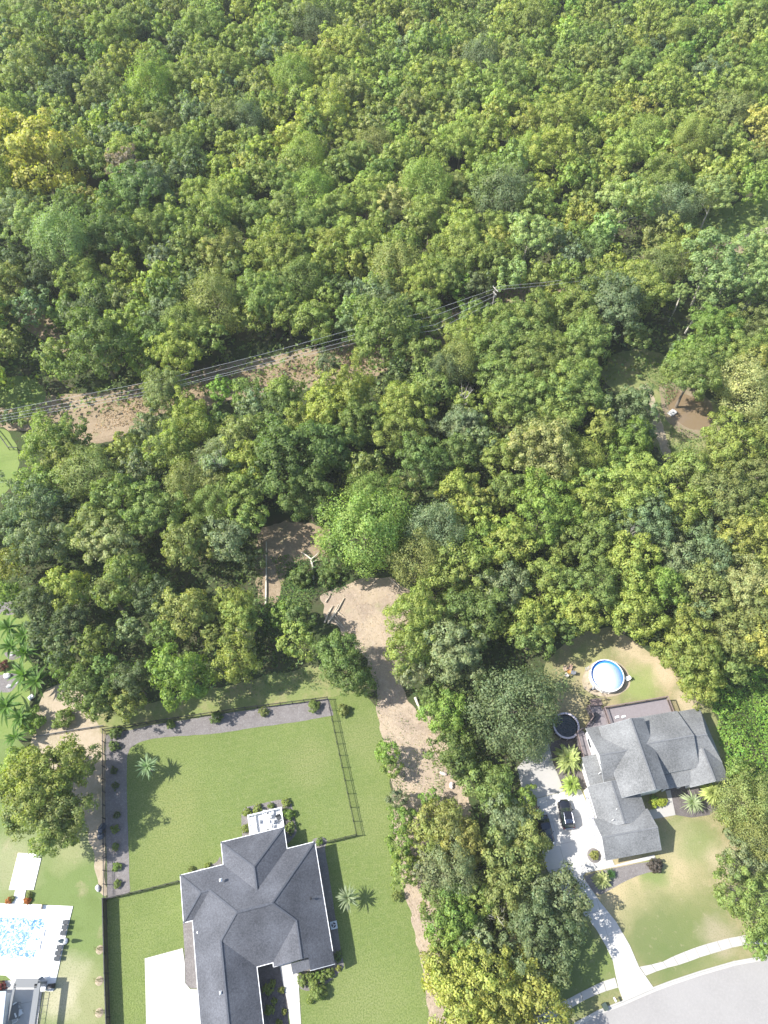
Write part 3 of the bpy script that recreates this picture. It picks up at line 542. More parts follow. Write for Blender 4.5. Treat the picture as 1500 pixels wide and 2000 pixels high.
cands = [(X0 + (i + rng0.uniform(-.42, .42) + .5 * (j % 2)) * cell, Y0 + (j + rng0.uniform(-.42, .42)) * cell * .9) for j in range(int(ny / .9)) for i in range(int((X1 - X0) / cell))]
rng0.shuffle(cands)
for x, y in cands:
    R = rng0.choice([3.2, 3.9, 4.5, 5.2, 6.2], p=[.18, .27, .27, .18, .10]) * rng0.uniform(.92, 1.08); ht = height_of(R, 0, 0) * rng0.uniform(.82, 1.2); zc = ht - .8 * R
    px, py = proj(x, y, zc)
    if px < -90 or px > 1590 or py < -70: continue
    if (px < 1000 and py > 1120) or (px >= 1000 and py > 1190): continue
    if any(inpoly(px, py, q) for q in NOFILL): continue
    if (np.hypot(placed[:, 0] - x, placed[:, 1] - y) < .49 * (placed[:, 2] + R)).any(): continue
    placed = np.vstack([placed, (x, y, R)]); s = R / mpp(px, py, zc) * 2
    col = region_colour(px, py, rng0); trees.append([x, y, R, zc, col, 'F' if rng0.random() < .12 or col == 'w' else '', s, px, py, False])
print('trees', len(trees), 'manual', len(MAN))
trees.sort(key=lambda t: -t[6] * (1 if -20 < t[7] < 1520 and -10 < t[8] < 2050 else .2))
single, mass = trees[:300], trees[300:]

# labels: colour, size, nearest landmark, side, rank
LM = [('the small blue-rimmed round pool', 1186, 1321), ('the dark round pool', 1106, 1419), ('the brown pond', 1345, 805), ('the big golden yellow tree', 80, 310), ('the utility pole', 968, 570), ('the log pile', 650, 1190),
      ('the two fallen trunks', 560, 1110), ('the dirt clearing', 740, 1200), ('the green field at the edge', 10, 900), ('the small lawn by the power lines', 45, 768), ('the black SUV', 1106, 1590), ('the banana plants', 30, 1260),
      ('the pale curved driveway', 1170, 1790), ('the vine-covered slope', 1440, 1430), ('the bare brown tree', 245, 325), ('the lime green tree', 610, 372), ('the pale trunks by the pond', 1340, 640), ('the grassy clearing', 1440, 440),
      ('the rear mulch bed', 430, 1400), ('the pale rocks on the track', 875, 1523), ('the round fine-leaved tree', 712, 1040), ('the broad deep green tree', 565, 898), ('the bare dirt under the wires', 560, 740), ('the dead branches', 910, 790),
      ('the far dark tree pair', 1245, 80), ('the round bluish tree', 985, 383), ('the yellowing far tree', 410, 182), ('the orange-tinged tree by the frame edge', 1485, 235), ('the tall pale tree with white trunk', 1398, 378), ('the far bluish tree', 533, 108), ('the cream-tinged tree', 767, 400),
      ('the square lawn fence', 680, 1500), ('the yellow tree by the road', 925, 1935), ('the asphalt road', 1250, 1960), ('the left pool deck', 60, 1700), ('the dirt track', 1280, 810)]
ORD = ['nearest', 'second nearest', 'third nearest', 'fourth nearest', 'fifth nearest', 'sixth nearest', 'seventh nearest', 'eighth nearest', 'ninth nearest', 'tenth nearest', 'eleventh nearest', 'twelfth nearest']
buck = {}
for t in single:
    best = min(LM, key=lambda l: math.hypot(l[1] - t[7], l[2] - t[8]) + (40 if math.hypot(l[1] - t[7], l[2] - t[8]) < 18 else 0))
    dx, dy = t[7] - best[1], t[8] - best[2]
    side = ('left of' if dx < 0 else 'right of') if abs(dx) > abs(dy) else ('beyond' if dy < 0 else 'in front of')
    if math.hypot(dx, dy) < 18: side = 'at'
    size = 'large' if t[2] > 4.9 else 'medium' if t[2] > 3 else 'small'
    buck.setdefault((CWORD[t[4]], size, side, best[0]), []).append((math.hypot(dx, dy), t))
TLAB = {}
for (cw, size, side, lm), v in buck.items():
    v.sort(key=lambda q: q[0])
    for i, (_, t) in enumerate(v):
        sp = {'F': 'fine-leaved tree', 'U': 'open-crowned tree'}.get(t[5], 'tree')
        if 'fine' in cw: sp = 'tree'
        lb = f'{size} {cw} {sp} {side} {lm}' if len(v) == 1 else f'{size} {cw} {sp} {side} {lm}, {ORD[i]} of those'
        if len(lb.split()) > 16: lb = lb.replace(' of those', '')
        if len(lb.split()) > 16: lb = lb.replace('small ', '', 1).replace('the ', '', 1)
        TLAB[id(t)] = lb
SPECIAL = {(80, 315): 'big golden yellow tree standing among green trees at the edge of the wood', (610, 372): 'lime green rounded tree glowing among darker crowns in the forest', (245, 325): 'bare brown dying tree between the golden tree and green crowns', (712, 1040): 'big round fine-leaved tree beyond the bare dirt clearing',
           (565, 898): 'broad deep green tree in the middle of the square wooded lot', (925, 1935): 'broad yellow tree beside the asphalt road', (985, 383): 'round bluish green tree standing above yellow-green crowns', (85, 1520): 'broad yellow-green tree between banana plants and white pool deck',
           (1398, 378): 'tall pale tree with white trunk beside the grassy clearing', (1005, 1385): 'big soft grey-green tree beside the dark round pool'}
CLS_N = {'L': 4, 'M': 4, 'S': 4, 'F': 3, 'U': 3, 'A': 2}
rt = random.Random(9)
def put_tree(t, label, name='broadleaf_tree', group='trees of the wood', cat='tree'):
    x, y, R, zc, col, sty = t[:6]
    cls = sty or ('L' if R > 4.7 else 'M' if R > 2.3 else 'S')
    root = empty(name, (x, y, 0), rt.uniform(0, 6.28), label, cat, group)
    if col != 'br':
        c = link('crown', CROWNS[cls, rt.randrange(CLS_N[cls])], root, (0, 0, zc - (R * .25 if cls == 'U' else 0)), 0, (R * rt.uniform(.95, 1.05), R * rt.uniform(.95, 1.05), R * (rt.uniform(.92, 1.15) if cls != 'U' else 1)))
        b = BASE[col]; j = rt.uniform(.90, 1.2); h = rt.uniform(-.05, .05)
        c.color = (b[0] * j * (1 + h), b[1] * j, b[2] * j * (1 - h), 1)
    tm = TRUNKS_D if col == 'br' else TRUNKS_P if cls == 'U' else TRUNKS
    h = max(zc, R * .6) * (1.25 if col == 'br' else 1)
    link('trunk', tm[rt.randrange(len(tm))], root, (0, 0, 0), 0, (R * .95, R * .95, h)).color = (1, 1, 1, 1)
    if col == 'br':
        c = link('crown', CROWNS['A', 0], root, (0, 0, zc), 0, (R, R, R)); c.color = (.26, .19, .12, 1)
    return root
NAMES = {'Y': 'golden_tree', 'y': 'yellow_tree', 'br': 'dying_tree'}
for t in single:
    lab = SPECIAL.get((int(t[7]), int(t[8])), TLAB[id(t)])
    nm = NAMES.get(t[4], 'feathery_tree' if t[5] == 'U' else 'willow_like_tree' if t[5] == 'F' else 'small_tree' if t[2] < 2.4 else 'broadleaf_tree')
    put_tree(t, lab, nm)
# the further trees: one mass
FARV = [crown_arrays(200 + i, 52 + 5 * i, 2000, .076, (.14, .26), 1.0, .20) for i in range(4)]
print('single', len(single), 'mass', len(mass))
vs, cs, ns = [], [], []
rm = np.random.default_rng(3)
for t in mass:
    v, c, cn = FARV[rm.integers(4)]; a = rm.uniform(0, 6.28); ca, sa = math.cos(a), math.sin(a)
    w = np.stack([v[:, 0] * ca - v[:, 1] * sa, v[:, 0] * sa + v[:, 1] * ca, v[:, 2] * rm.uniform(.92, 1.2)], 1) * t[2] + [t[0], t[1], t[3]]
    b = np.array(BASE[t[4]]) * rm.uniform(.92, 1.25) * (1 + rm.uniform(-.07, .07, 3)); vs.append(w); cs.append(c * b); ns.append(np.stack([cn[:, 0] * ca - cn[:, 1] * sa, cn[:, 0] * sa + cn[:, 1] * ca, cn[:, 2]], 1))
if vs:
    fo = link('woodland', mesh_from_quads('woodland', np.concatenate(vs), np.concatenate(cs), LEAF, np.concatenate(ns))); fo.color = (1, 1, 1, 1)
    tag(fo, 'dense far woodland canopy stretching to the top of the view', kind='stuff')
# leaf litter / undergrowth
def cover(name, poly_px, dens, size, hts, col, label, seed, var=.35, lift=0.0, aspect=.62):
    r = np.random.default_rng(seed); W = np.array([P(*p)[:2] for p in poly_px]); lo, hi = W.min(0), W.max(0)
    n = int((hi[0] - lo[0]) * (hi[1] - lo[1]) * dens); pts = np.stack([r.uniform(lo[0], hi[0], n), r.uniform(lo[1], hi[1], n)], 1)
    wl_ = [tuple(q) for q in W]; keep = np.array([inpoly(a, b, wl_) for a, b in pts]); pts = pts[keep]; n = len(pts)
    f = lambda s, p: np.sin(pts[:, 0] * s + p) * np.cos(pts[:, 1] * s * 1.13 + p * 1.7)
    hgt = np.clip(.5 + .35 * f(.9, 1) + .3 * f(2.1, 3) + .2 * f(.35, 5), 0.02, 1.3) * hts
    z = hgt * r.uniform(.75, 1.05, n) + lift
    e = .15; nz = np.stack([-(.3 * .9 * np.cos(pts[:, 0] * .9 + 1)) * hts, np.zeros(n), np.ones(n)], 1) + r.normal(0, .5, (n, 3))
    lum = r.uniform(1 - var, 1 + var, n) * (1 + .18 * f(.6, 2)); hu = r.normal(0, .1, n)
    sh = np.stack([lum * (1 + hu) * col[0], lum * col[1], lum * (1 - hu) * col[2]], 1)
    v, c = leaf_mesh_arrays(r, np.stack([pts[:, 0], pts[:, 1], z], 1), nz, size * np.ones(n), np.clip(sh, 0, 1))
    if aspect != .62: v, c = leaf_mesh_arrays(r, np.stack([pts[:, 0], pts[:, 1], z], 1), nz, size * np.ones(n), np.clip(sh, 0, 1), aspect)
    o = link(name, mesh_from_quads(name, v, c, LEAF)); o.color = (1, 1, 1, 1); return tag(o, label, kind='stuff')
cover('undergrowth', [(-100, 500), (1600, 400), (1600, 700), (800, 800), (300, 800), (-100, 850)], 1.8, .42, 3.2, (.16, .21, .06), 'low green undergrowth between the forest trunks', 10)
cover('undergrowth', [(-100, 1160), (60, 1180), (70, 1340), (150, 1345), (210, 1395), (420, 1345), (620, 1300), (620, 1225), (560, 1210), (500, 1195), (498, 1010), (640, 1000), (660, 1080), (700, 1110), (820, 1120), (810, 1250), (830, 1330), (870, 1420), (930, 1560), (880, 1640), (880, 1800), (930, 2080), (1060, 2060), (1100, 1900), (1060, 1760), (1050, 1640), (1010, 1520), (1010, 1480), (1040, 1300), (1130, 1225), (1190, 1215), (1380, 1340), (1600, 1300), (1600, 930), (1300, 930), (1200, 780), (1100, 640), (860, 690), (640, 790), (400, 830), (240, 880), (80, 880), (70, 980), (-100, 1000)], 4.5, .26, 2.3, (.15, .205, .062), 'low green undergrowth on the forest floor', 11)
cover('vine_cover', [(1366, 1340), (1440, 1310), (1600, 1300), (1640, 1700), (1470, 1600), (1425, 1530), (1415, 1500), (1400, 1430)], 44, .17, 2.0, (.19, .31, .05), 'bright green vines covering the slope beside the grey roof', 12)
cover('weeds', [(745, 1440), (765, 1430), (785, 1480), (800, 1560), (815, 1650), (800, 1720), (785, 1660), (770, 1580), (760, 1500)], 14, .12, .5, (.12, .19, .05), 'thin green weeds along the lawn edge', 13)
cover('weeds', [(840, 1470), (860, 1480), (872, 1530), (860, 1560), (845, 1520)], 16, .12, .4, (.15, .22, .06), 'weedy patch on the dirt track near the rocks', 14)
cover('weeds', [(560, 1100), (600, 1075), (640, 1110), (680, 1150), (640, 1165), (600, 1160), (560, 1150)], 20, .15, .8, (.07, .15, .03), 'green weeds between the fallen trunks', 15)
cover('weeds', [(500, 1170), (560, 1165), (600, 1180), (590, 1215), (520, 1220)], 20, .15, .8, (.10, .20, .035), 'bright weeds below the thin fallen trunk', 16)
cover('weeds', [(420, 1345), (560, 1310), (690, 1310), (700, 1345), (560, 1350), (430, 1375)], 9, .14, .5, (.15, .21, .07), 'tall weeds above the rear mulch bed', 17)
cover('weeds', [(1240, 700), (1310, 700), (1330, 760), (1300, 800), (1290, 770), (1260, 745)], 14, .17, .8, (.12, .19, .05), 'green weeds between dirt track and pond', 18)
cover('weeds', [(1310, 830), (1360, 850), (1400, 860), (1400, 920), (1330, 920), (1300, 870)], 14, .16, .7, (.17, .23, .07), 'yellowish weeds in front of the brown pond', 19)
cover('dry_grass', [(250, 830), (400, 775), (540, 750), (640, 735), (730, 715), (730, 680), (560, 705), (400, 745), (200, 790), (180, 850)], 9, .16, .6, (.34, .25, .16), 'dry brown grass under the power lines', 20, lift=.02)

CLR = [(628, 1160), (700, 1128), (800, 1150), (790, 1250), (800, 1380), (850, 1400), (875, 1460), (915, 1540), (920, 1600), (860, 1640), (855, 1720), (868, 1900), (900, 2010), (836, 2000), (810, 1820), (772, 1640), (757, 1480), (733, 1385), (740, 1340), (690, 1250)]
cover('wood_debris', CLR, 6, .20, .12, (.40, .33, .26), 'pale wood chips and sticks strewn over the bare dirt', 21, lift=.03, aspect=.12, var=.5)
cover('wood_debris', [(490, 1030), (640, 1025), (660, 1080), (630, 1180), (490, 1190)], 5, .18, .12, (.28, .22, .16), 'brown sticks strewn over the small clearing', 22, lift=.03, aspect=.14, var=.5)
cover('weeds', [(690, 1245), (705, 1255), (715, 1270), (745, 1340), (740, 1400), (725, 1360), (690, 1260)], 12, .13, .5, (.13, .20, .05), 'weeds along the shaded edge of the dirt track', 23)
cover('weeds', [(855, 1560), (880, 1550), (905, 1600), (870, 1650), (850, 1700), (845, 1640)], 12, .14, .5, (.20, .23, .07), 'yellowing weeds at the narrow end of the dirt track', 24)
cover('weeds', [(800, 1340), (830, 1345), (850, 1400), (870, 1440), (850, 1430), (820, 1380)], 16, .14, .6, (.13, .22, .05), 'bright weeds beside the thick grey log', 25)
cover('weeds', [(530, 1090), (560, 1085), (590, 1100), (600, 1140), (625, 1160), (600, 1190), (545, 1195), (548, 1140)], 26, .15, .9, (.13, .20, .05), 'green weeds filling the small shaded clearing', 26)
cover('weeds', [(500, 1045), (514, 1045), (514, 1185), (500, 1185)], 18, .15, .7, (.12, .17, .05), 'weeds left of the thin fallen trunk', 27)
cover('weeds', [(775, 1395), (800, 1400), (835, 1480), (850, 1560), (835, 1620), (800, 1560), (790, 1480)], 4, .12, .35, (.18, .22, .08), 'sparse weeds growing on the dirt track', 28)
# ------------------------------------------------------------------ palms, banana plants, shrubs
def frond_mesh(seed, n, length, width, droop, lift, mat, fan=False, jit=.2):
    r = random.Random(seed); v = []; col = []
    for i in range(n):
        a = 6.283 * i / n + r.uniform(-jit, jit); el = r.uniform(*lift); L = length * r.uniform(.75, 1.1); w = width * r.uniform(.8, 1.2); k = 5; cs = r.uniform(.75, 1.25)
        d = np.array([math.cos(a), math.sin(a), 0]); s = np.array([-math.sin(a), math.cos(a), 0]); pts = []
        for j in range(k + 1):
            t = j / k; pts.append(d * (L * t * math.cos(el)) + np.array([0, 0, L * (t * math.sin(el) - droop * t * t)]))
        prof = [.25, .9, 1, .85, .5, .03] if not fan else [.05, .35, .7, 1, .8, .1]
        for j in range(k):
            w0, w1 = w * prof[j], w * prof[j + 1]; up = np.array([0, 0, 1.0])
            for sg in (-1, 1):
                q = [pts[j], pts[j + 1], pts[j + 1] + s * sg * w1 / 2 + up * w1 * .18, pts[j] + s * sg * w0 / 2 + up * w0 * .18]
                v += q; col += [(cs, cs, cs)] * 4
    return mesh_from_quads('fronds', np.array(v), np.array(col), mat)
def palm(px, py, w, kind, label, name, h=2.0, col=(.22, .27, .09), group=None, cat='palm'):
    R = w / 2 * mpp(px, py, h); x, y, _ = P(px, py, h); root = empty(name, (x, y, 0), rt.uniform(0, 6), label, cat, group)
    if kind == 'fan':
        a = frond_mesh(int(px), 60, R * 1.05, R * .24, .3, (.0, 1.25), LEAF, jit=.6); b = frond_mesh(int(px) + 1, 40, R * 1.15, R * .26, .4, (-.3, .3), LEAF, jit=.5)
    elif kind == 'banana':
        a = frond_mesh(int(px), 16, R * 1.1, R * .17, .45, (.1, .9), LEAF, jit=.5); b = frond_mesh(int(px) + 1, 10, R * .8, R * .15, .2, (.5, 1.3), LEAF, jit=.5)
    else:
        a = frond_mesh(int(px), 46, R, R * .09, .35, (.0, 1.0), LEAF, jit=.5); b = frond_mesh(int(px) + 1, 34, R * .85, R * .09, .3, (.3, 1.3), LEAF, jit=.5)
    for q, cc in ((a, col), (b, tuple(c * 1.15 for c in col))):
        o = link('fronds', q, root, (0, 0, h)); o.color = (*cc, 1)
    m = MB(); m.tube([(0, 0, 0), (.03, 0, h * .5), (0, 0, h + .05)], [.16, .13, .09] if kind != 'banana' else [.13, .1, .06], 8); m.build('trunk', BARK, root); return root
palm(1110, 1481, 58, 'fan', 'large yellowish fan palm between dark round pool and driveway', 'fan_palm', 1.8, (.36, .40, .15))
palm(1116, 1532, 38, 'fan', 'smaller bright fan palm directly above the black SUV', 'fan_palm', 1.2, (.32, .40, .10))
palm(1352, 1567, 54, 'spiky', 'big grey-green palm in the front mulch bed', 'feather_palm', 1.6, (.34, .39, .22))
palm(1392, 1548, 44, 'fan', 'yellow-green palm beside olive bamboo-like trees', 'fan_palm', 1.4, (.36, .40, .13))
palm(1176, 1719, 36, 'fan', 'pale cream-green agave-like plant in curved mulch bed', 'fan_palm', .6, (.42, .44, .20))
palm(1193, 1707, 26, 'spiky', 'small dark green sago palm in curved mulch bed', 'sago_palm', .5, (.05, .12, .03))
palm(287, 1497, 54, 'spiky', 'spiky pale flowering yucca tree standing on the bright lawn', 'yucca_tree', 2.9, (.26, .35, .18))
palm(679, 1754, 56, 'spiky', 'small tree with pink-tipped branches on the lawn beside house', 'spiky_tree', 2.5, (.27, .31, .18))
for i, (x, y, w) in enumerate([(18, 1226, 60), (48, 1240, 58), (22, 1262, 56), (50, 1275, 54), (46, 1318, 66), (72, 1330, 64), (12, 1380, 66), (40, 1402, 58), (30, 1440, 50)]):
    LB = ['topmost banana plant beside the pale gravel patch', 'banana plant second from the top, touching dark trees', 'banana plant in the upper clump nearest the frame edge', 'banana plant at the lower right of the upper clump', 'banana plant arching over the pale gravel garden', 'banana plant casting a spiky shadow on sandy ground', 'large banana plant at the left frame edge above green lawn', 'banana plant between green bush and frame edge', 'lowest banana plant beside the yellow-green tree']
    palm(x, y, w * 1.12, 'banana', LB[i], 'banana_plant', 2.4, (.105, .19, .035), 'banana plants by the gravel garden', 'banana plant')
def shrub(px, py, w, col, label, group=None, name='shrub', sty=''):
    R = w / 2 * mpp(px, py, .5); zc = R * .7; x, y, _ = P(px, py, zc)
    root = empty(name, (x, y, 0), rt.uniform(0, 6.28), label, 'shrub', group)
    c = link('foliage', CROWNS['S', rt.randrange(4)], root, (0, 0, zc), 0, (R, R, R * .95)); b = BASE.get(col, col) if isinstance(col, str) else col; c.color = (*b, 1)
    m = MB(); m.tube([(0, 0, 0), (0, 0, zc)], [.05, .03], 5); m.build('stem', BARK, root); return root
FB = 'young shrubs spaced along the mulch beds'
for px, py, w, col, lab in [
    (226, 1430, 24, 'G', 'dark shrub in the corner of the rear mulch bed'), (333, 1414, 17, 'g', 'small shrub in rear bed, second from the corner'), (422, 1402, 24, 'G', 'shrub in rear bed shadowed by overhanging tree'), (515, 1391, 18, 'o', 'olive shrub in the middle of the rear mulch bed'), (613, 1380, 24, 'g', 'rounded shrub near the rear fence corner'), (670, 1387, 24, 'o', 'round shrub on grass just outside the lawn fence'),
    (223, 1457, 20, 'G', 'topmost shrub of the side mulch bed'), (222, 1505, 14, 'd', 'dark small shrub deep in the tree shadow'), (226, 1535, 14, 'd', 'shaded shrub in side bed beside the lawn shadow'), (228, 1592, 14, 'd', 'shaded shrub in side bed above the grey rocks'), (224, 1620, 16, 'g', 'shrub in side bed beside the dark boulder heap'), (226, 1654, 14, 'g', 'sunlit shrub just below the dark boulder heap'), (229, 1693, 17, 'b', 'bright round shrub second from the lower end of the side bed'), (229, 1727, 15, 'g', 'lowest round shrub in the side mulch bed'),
    (483, 1587, 17, 'yg', 'lime shrub at the upper left corner of the patio'), (503, 1580, 18, 'yg', 'lime shrub above the white patio, second along'), (530, 1575, 13, 'g', 'smallest shrub above the white patio'), (559, 1569, 17, 'yg', 'shrub at the upper right patio corner'), (564, 1590, 21, 'b', 'taller bright shrub right of the white patio'), (567, 1617, 21, 'g', 'dark shrub where patio meets the roof'), (479, 1617, 16, 'yg', 'lime shrub left of the patio steps'),
    (624, 1644, 14, 'b', 'small bright shrub by the fence end at the house corner'), (406, 1691, 12, 'yg', 'tiny shrub in the narrow bed along the rear wall'), (374, 1699, 13, 'o', 'tiny olive shrub beside the house corner at the gate fence'),
    (524, 1932, 20, 'yg', 'large shaded shrub in the front courtyard'), (533, 1921, 13, 'yg', 'small shaded shrub touching the large courtyard shrub'), (549, 1934, 12, 'y', 'bright little shrub at the edge of courtyard shade'), (536, 1956, 12, 'yg', 'round shaded shrub in the middle of courtyard bed'), (527, 1973, 18, 'yg', 'shaded shrub against the garage wing wall'), (555, 1976, 11, 'y', 'tiny bright shrub beside the front path'), (545, 1999, 14, 'yg', 'lowest shrub of the courtyard bed'),
    (591, 1914, 22, 'g', 'leafy shrub at the path end of the front hedge'), (606, 1908, 19, 'g', 'front hedge shrub second from the path'), (619, 1906, 18, 'b', 'front hedge shrub in the middle'), (632, 1903, 18, 'g', 'front hedge shrub fourth from the path'), (645, 1902, 18, 'g', 'front hedge shrub farthest from the path'), (661, 1892, 11, 'y', 'single lime shrub at the shaded house corner'),
    (620, 1936, 38, 'g', 'large round glossy shrub below the front hedge'), (660, 1868, 18, 'G', 'shaded shrub along the east wall near the corner'),
    (1277, 1561, 16, 'b', 'green shrub behind the yellow hedge by the entrance'), (1161, 1670, 18, 'a', 'reddish shrub in the round planting ring'), (1280, 1690, 28, (.12, .10, .08), 'sparse dark purple shrub at the mulch bed tip'),
    (1470, 1640, 80, 's', 'pale flowering bush above the dark right hedge'), (62, 1408, 46, 'b', 'bright green bush at the sandy corner'), (123, 1405, 38, 'g', 'thin bush casting shadow on sandy ground'), (640, 1125, 40, 'G', 'low bush beside the forked fallen trunk'), (590, 1125, 44, 'G', 'dark green bush left of the forked trunk'),
    (23, 1756, 12, 'o', 'green tuft at the left pool walkway planter'), (57, 1748, 12, 'o', 'green tuft at the right pool walkway planter'), (18, 1759, 13, (.45, .16, .04), 'orange flowering plant left of the pool walkway'), (53, 1759, 13, (.45, .16, .04), 'orange flowering plant right of the pool walkway'), (3, 1925, 18, (.22, .05, .045), 'red-leaved plant beside the grey pergola'), (4, 1300, 22, (.20, .09, .07), 'reddish brown bush at the edge of gravel garden')]:
    shrub(px, py, w, col, lab, FB if px < 700 and py > 1370 else None)
x, y, _ = P(1285, 1568, .5); root = empty('hedge', (x, y, .03), math.radians(9.5), 'bright lime-yellow clipped hedge block beside the house entrance', 'hedge')
for k in (-.75, 0, .75):
    c = link('foliage', CROWNS['M', 1 + int(k > 0)], root, (k, 0, .5), k, (.62, .62, .6)); c.color = (.42, .47, .07, 1)
m = MB(); m.tube([(0, 0, 0), (0, 0, .4)], [.05, .03], 5); m.build('stem', BARK, root)
for i, (px, py) in enumerate([(195, 1855), (194, 1916), (194, 1978)]):
    x, y, _ = P(px, py); root = empty('sapling', (x, y, 0), 0, ['uppermost sapling in its mulch ring beside the black fence', 'middle sapling in its mulch ring beside the black fence', 'lowest sapling in its mulch ring beside the black fence'][i], 'sapling', 'saplings in mulch rings')
    m = MB(); m.lathe([(.55, .014), (.5, .05), (.0, .06)], n=20); m.build('mulch_ring', SAND, root)
    m = MB(); m.tube([(0, 0, .03), (0.02, 0, 1.2)], [.03, .015], 5); m.build('stem', BARK, root)
    o = link('foliage', CROWNS['A', 0], root, (0, 0, .8), 0, (.42, .42, .5)); o.color = (.22, .22, .10, 1)

# ------------------------------------------------------------------ fences
def fence(pts_px, h, seg, style, label, name, z0=0.0, mat=BLACKM):
    W = [np.array(P(*p)[:2]) for p in pts_px]; o0 = W[0]; root = empty(name, (o0[0], o0[1], 0), 0, label, 'fence')
    cache = {}
    pm = MB(); pm.box((0, 0, h / 2 + .05), (.09, .09, h + .1)); pm.box((0, 0, h + .12), (.12, .12, .04)); pmesh = pm.mesh('post', mat)
    for i in range(len(W) - 1):
        a, b = W[i], W[i + 1]; L = np.linalg.norm(b - a); n = max(1, round(L / seg)); d = (b - a) / n; ang = math.atan2(d[1], d[0]); l = np.linalg.norm(d)
        key = (round(l, 3));
        if key not in cache:
            m = MB()
            if style == 'bars':
                for z in (.15, h * .8, h): m.box((l / 2, 0, z), (l - .09, .045, .05))
                k = int(l / .12)
                for j in range(1, k): m.box((l * j / k, 0, h / 2 + .05), (.018, .018, h - .05))
            elif style == 'rails':
                for z in (.25, .7, h - .05): m.box((l / 2, 0, z), (l - .09, .05, .10))
            else:
                k = int(l / .15)
                for j in range(k): m.box((l * (j + .5) / k, rnd.uniform(-.006, .006), h / 2), (l / k - .012, .022, h))
                for z in (.3, h - .3): m.box((l / 2, .04, z), (l - .1, .05, .09))
                m.box((l / 2, 0, h + .02), (l, .10, .035))
            cache[key] = m.mesh('panel', mat)
        for j in range(n):
            p = a + d * j - o0; link('post', pmesh, root, (p[0], p[1], 0), ang)
            link('panel', cache[key], root, (p[0], p[1], 0), ang)
        if i == len(W) - 2: p = b - o0; link('post', pmesh, root, (p[0], p[1], 0), ang)
    return root
fence([(208, 1757), (212, 1900), (217, 2030), (220, 2150)], 1.85, 2.4, 'board', 'tall solid black privacy fence between bright lawn and patchy lawn', 'privacy_fence')
fence([(640, 1366), (668, 1499), (696, 1632)], 1.35, 1.83, 'bars', 'black metal fence along the right side of the lawn', 'metal_fence')
fence([(696, 1632), (634, 1647)], 1.35, 1.6, 'bars', 'short black metal fence from house corner to lawn fence', 'metal_fence')
fence([(205, 1428), (206, 1600), (208, 1755)], 1.35, 1.83, 'bars', 'black metal fence along the side mulch bed', 'metal_fence')
fence([(205, 1428), (330, 1408), (480, 1386), (640, 1366)], 1.35, 1.83, 'bars', 'black metal fence behind the rear mulch bed', 'metal_fence')
fence([(210, 1756), (280, 1740), (352, 1722)], 1.35, 1.83, 'bars', 'black metal gate fence between side bed and house corner', 'metal_fence')
fence([(66, 1441), (130, 1430), (203, 1419)], .5, 2.0, 'rails', 'low grey rail fence at the sandy corner', 'rail_fence', mat=simple('weathered_rail', (.16, .155, .15)))

# ------------------------------------------------------------------ houses
class Frame:
    """house-aligned coordinates (u across, v along) in metres"""
    def __init__(s, deg, root_uv, name, label, cat='house'):
        s.t = math.radians(deg); s.o = root_uv; c, n = math.cos(s.t), math.sin(s.t); s.c, s.n = c, n
        w = s.world(*root_uv); s.root = empty(name, (w[0], w[1], 0), s.t, label, cat)
    def world(s, u, v): return (u * s.c - v * s.n, u * s.n + v * s.c)
    def loc(s, u, v): return (u - s.o[0], v - s.o[1])
    def fpx(s, px, py, z=0.0):
        x, y, _ = P(px, py, z); return (x * s.c + y * s.n, -x * s.n + y * s.c)
def hip_roof(fr, u0, u1, v0, v1, ze, k, hips, mats, dz=0.0, axis='v', thick=.16, name='roof', gutter=True, caps=True):
    """hips = (low end hipped, high end hipped) along the ridge axis"""
    A0, A1 = fr.loc(u0, v0); B0, B1 = fr.loc(u1, v1); ze += dz
    if axis == 'v': a0, a1, b0, b1 = A0, B0, A1, B1; T = lambda a, b, z: (a, b, z)
    else: a0, a1, b0, b1 = A1, B1, A0, B0; T = lambda a, b, z: (b, a, z)
    half = (a1 - a0) / 2; zr = ze + k * half; am = (a0 + a1) / 2
    r0 = b0 + (half if hips[0] else 0); r1 = b1 - (half if hips[1] else 0)
    vs = [T(a0, b0, ze), T(a1, b0, ze), T(a1, b1, ze), T(a0, b1, ze), T(am, r0, zr), T(am, r1, zr)]
    lo = [(p[0], p[1], ze - thick) for p in vs[:4]]
    fs = [(1, 2, 5, 4), (3, 0, 4, 5), (0, 1, 4), (2, 3, 5), (6, 7, 1, 0), (7, 8, 2, 1), (8, 9, 3, 2), (9, 6, 0, 3), (9, 8, 7, 6)]
    if axis == 'u': fs = [f[::-1] for f in fs]
    m = MB(); m.add(vs + lo, fs); m.build(name, mats[0], fr.root)
    if gutter:
        m = MB(); z = ze - .05; c4 = vs[:4]; w = .10
        for i in range(4):
            p, q = np.array(c4[i]), np.array(c4[(i + 1) % 4]); d = (q - p) / np.linalg.norm(q - p); m.bar((p[0] - d[0] * .06, p[1] - d[1] * .06, z), (q[0] + d[0] * .06, q[1] + d[1] * .06, z), w, .13)
        m.build('gutter', mats[2], fr.root)
    if caps:
        segs = [(vs[4], vs[5])]
        if hips[0]: segs += [(vs[0], vs[4]), (vs[1], vs[4])]
        if hips[1]: segs += [(vs[2], vs[5]), (vs[3], vs[5])]
        m = MB()
        for p, q in segs:
            p, q = np.array(p), np.array(q); L = np.linalg.norm(q - p)
            if L < .5: continue
            n = int(L / .30)
            for i in range(n):
                a = p + (q - p) * i / n; b = p + (q - p) * (i + 1.05) / n; a[2] += .015; b[2] += .04; m.bar(a, b, .24, .04)
        m.build('ridge_cap', mats[1], fr.root)
    return zr
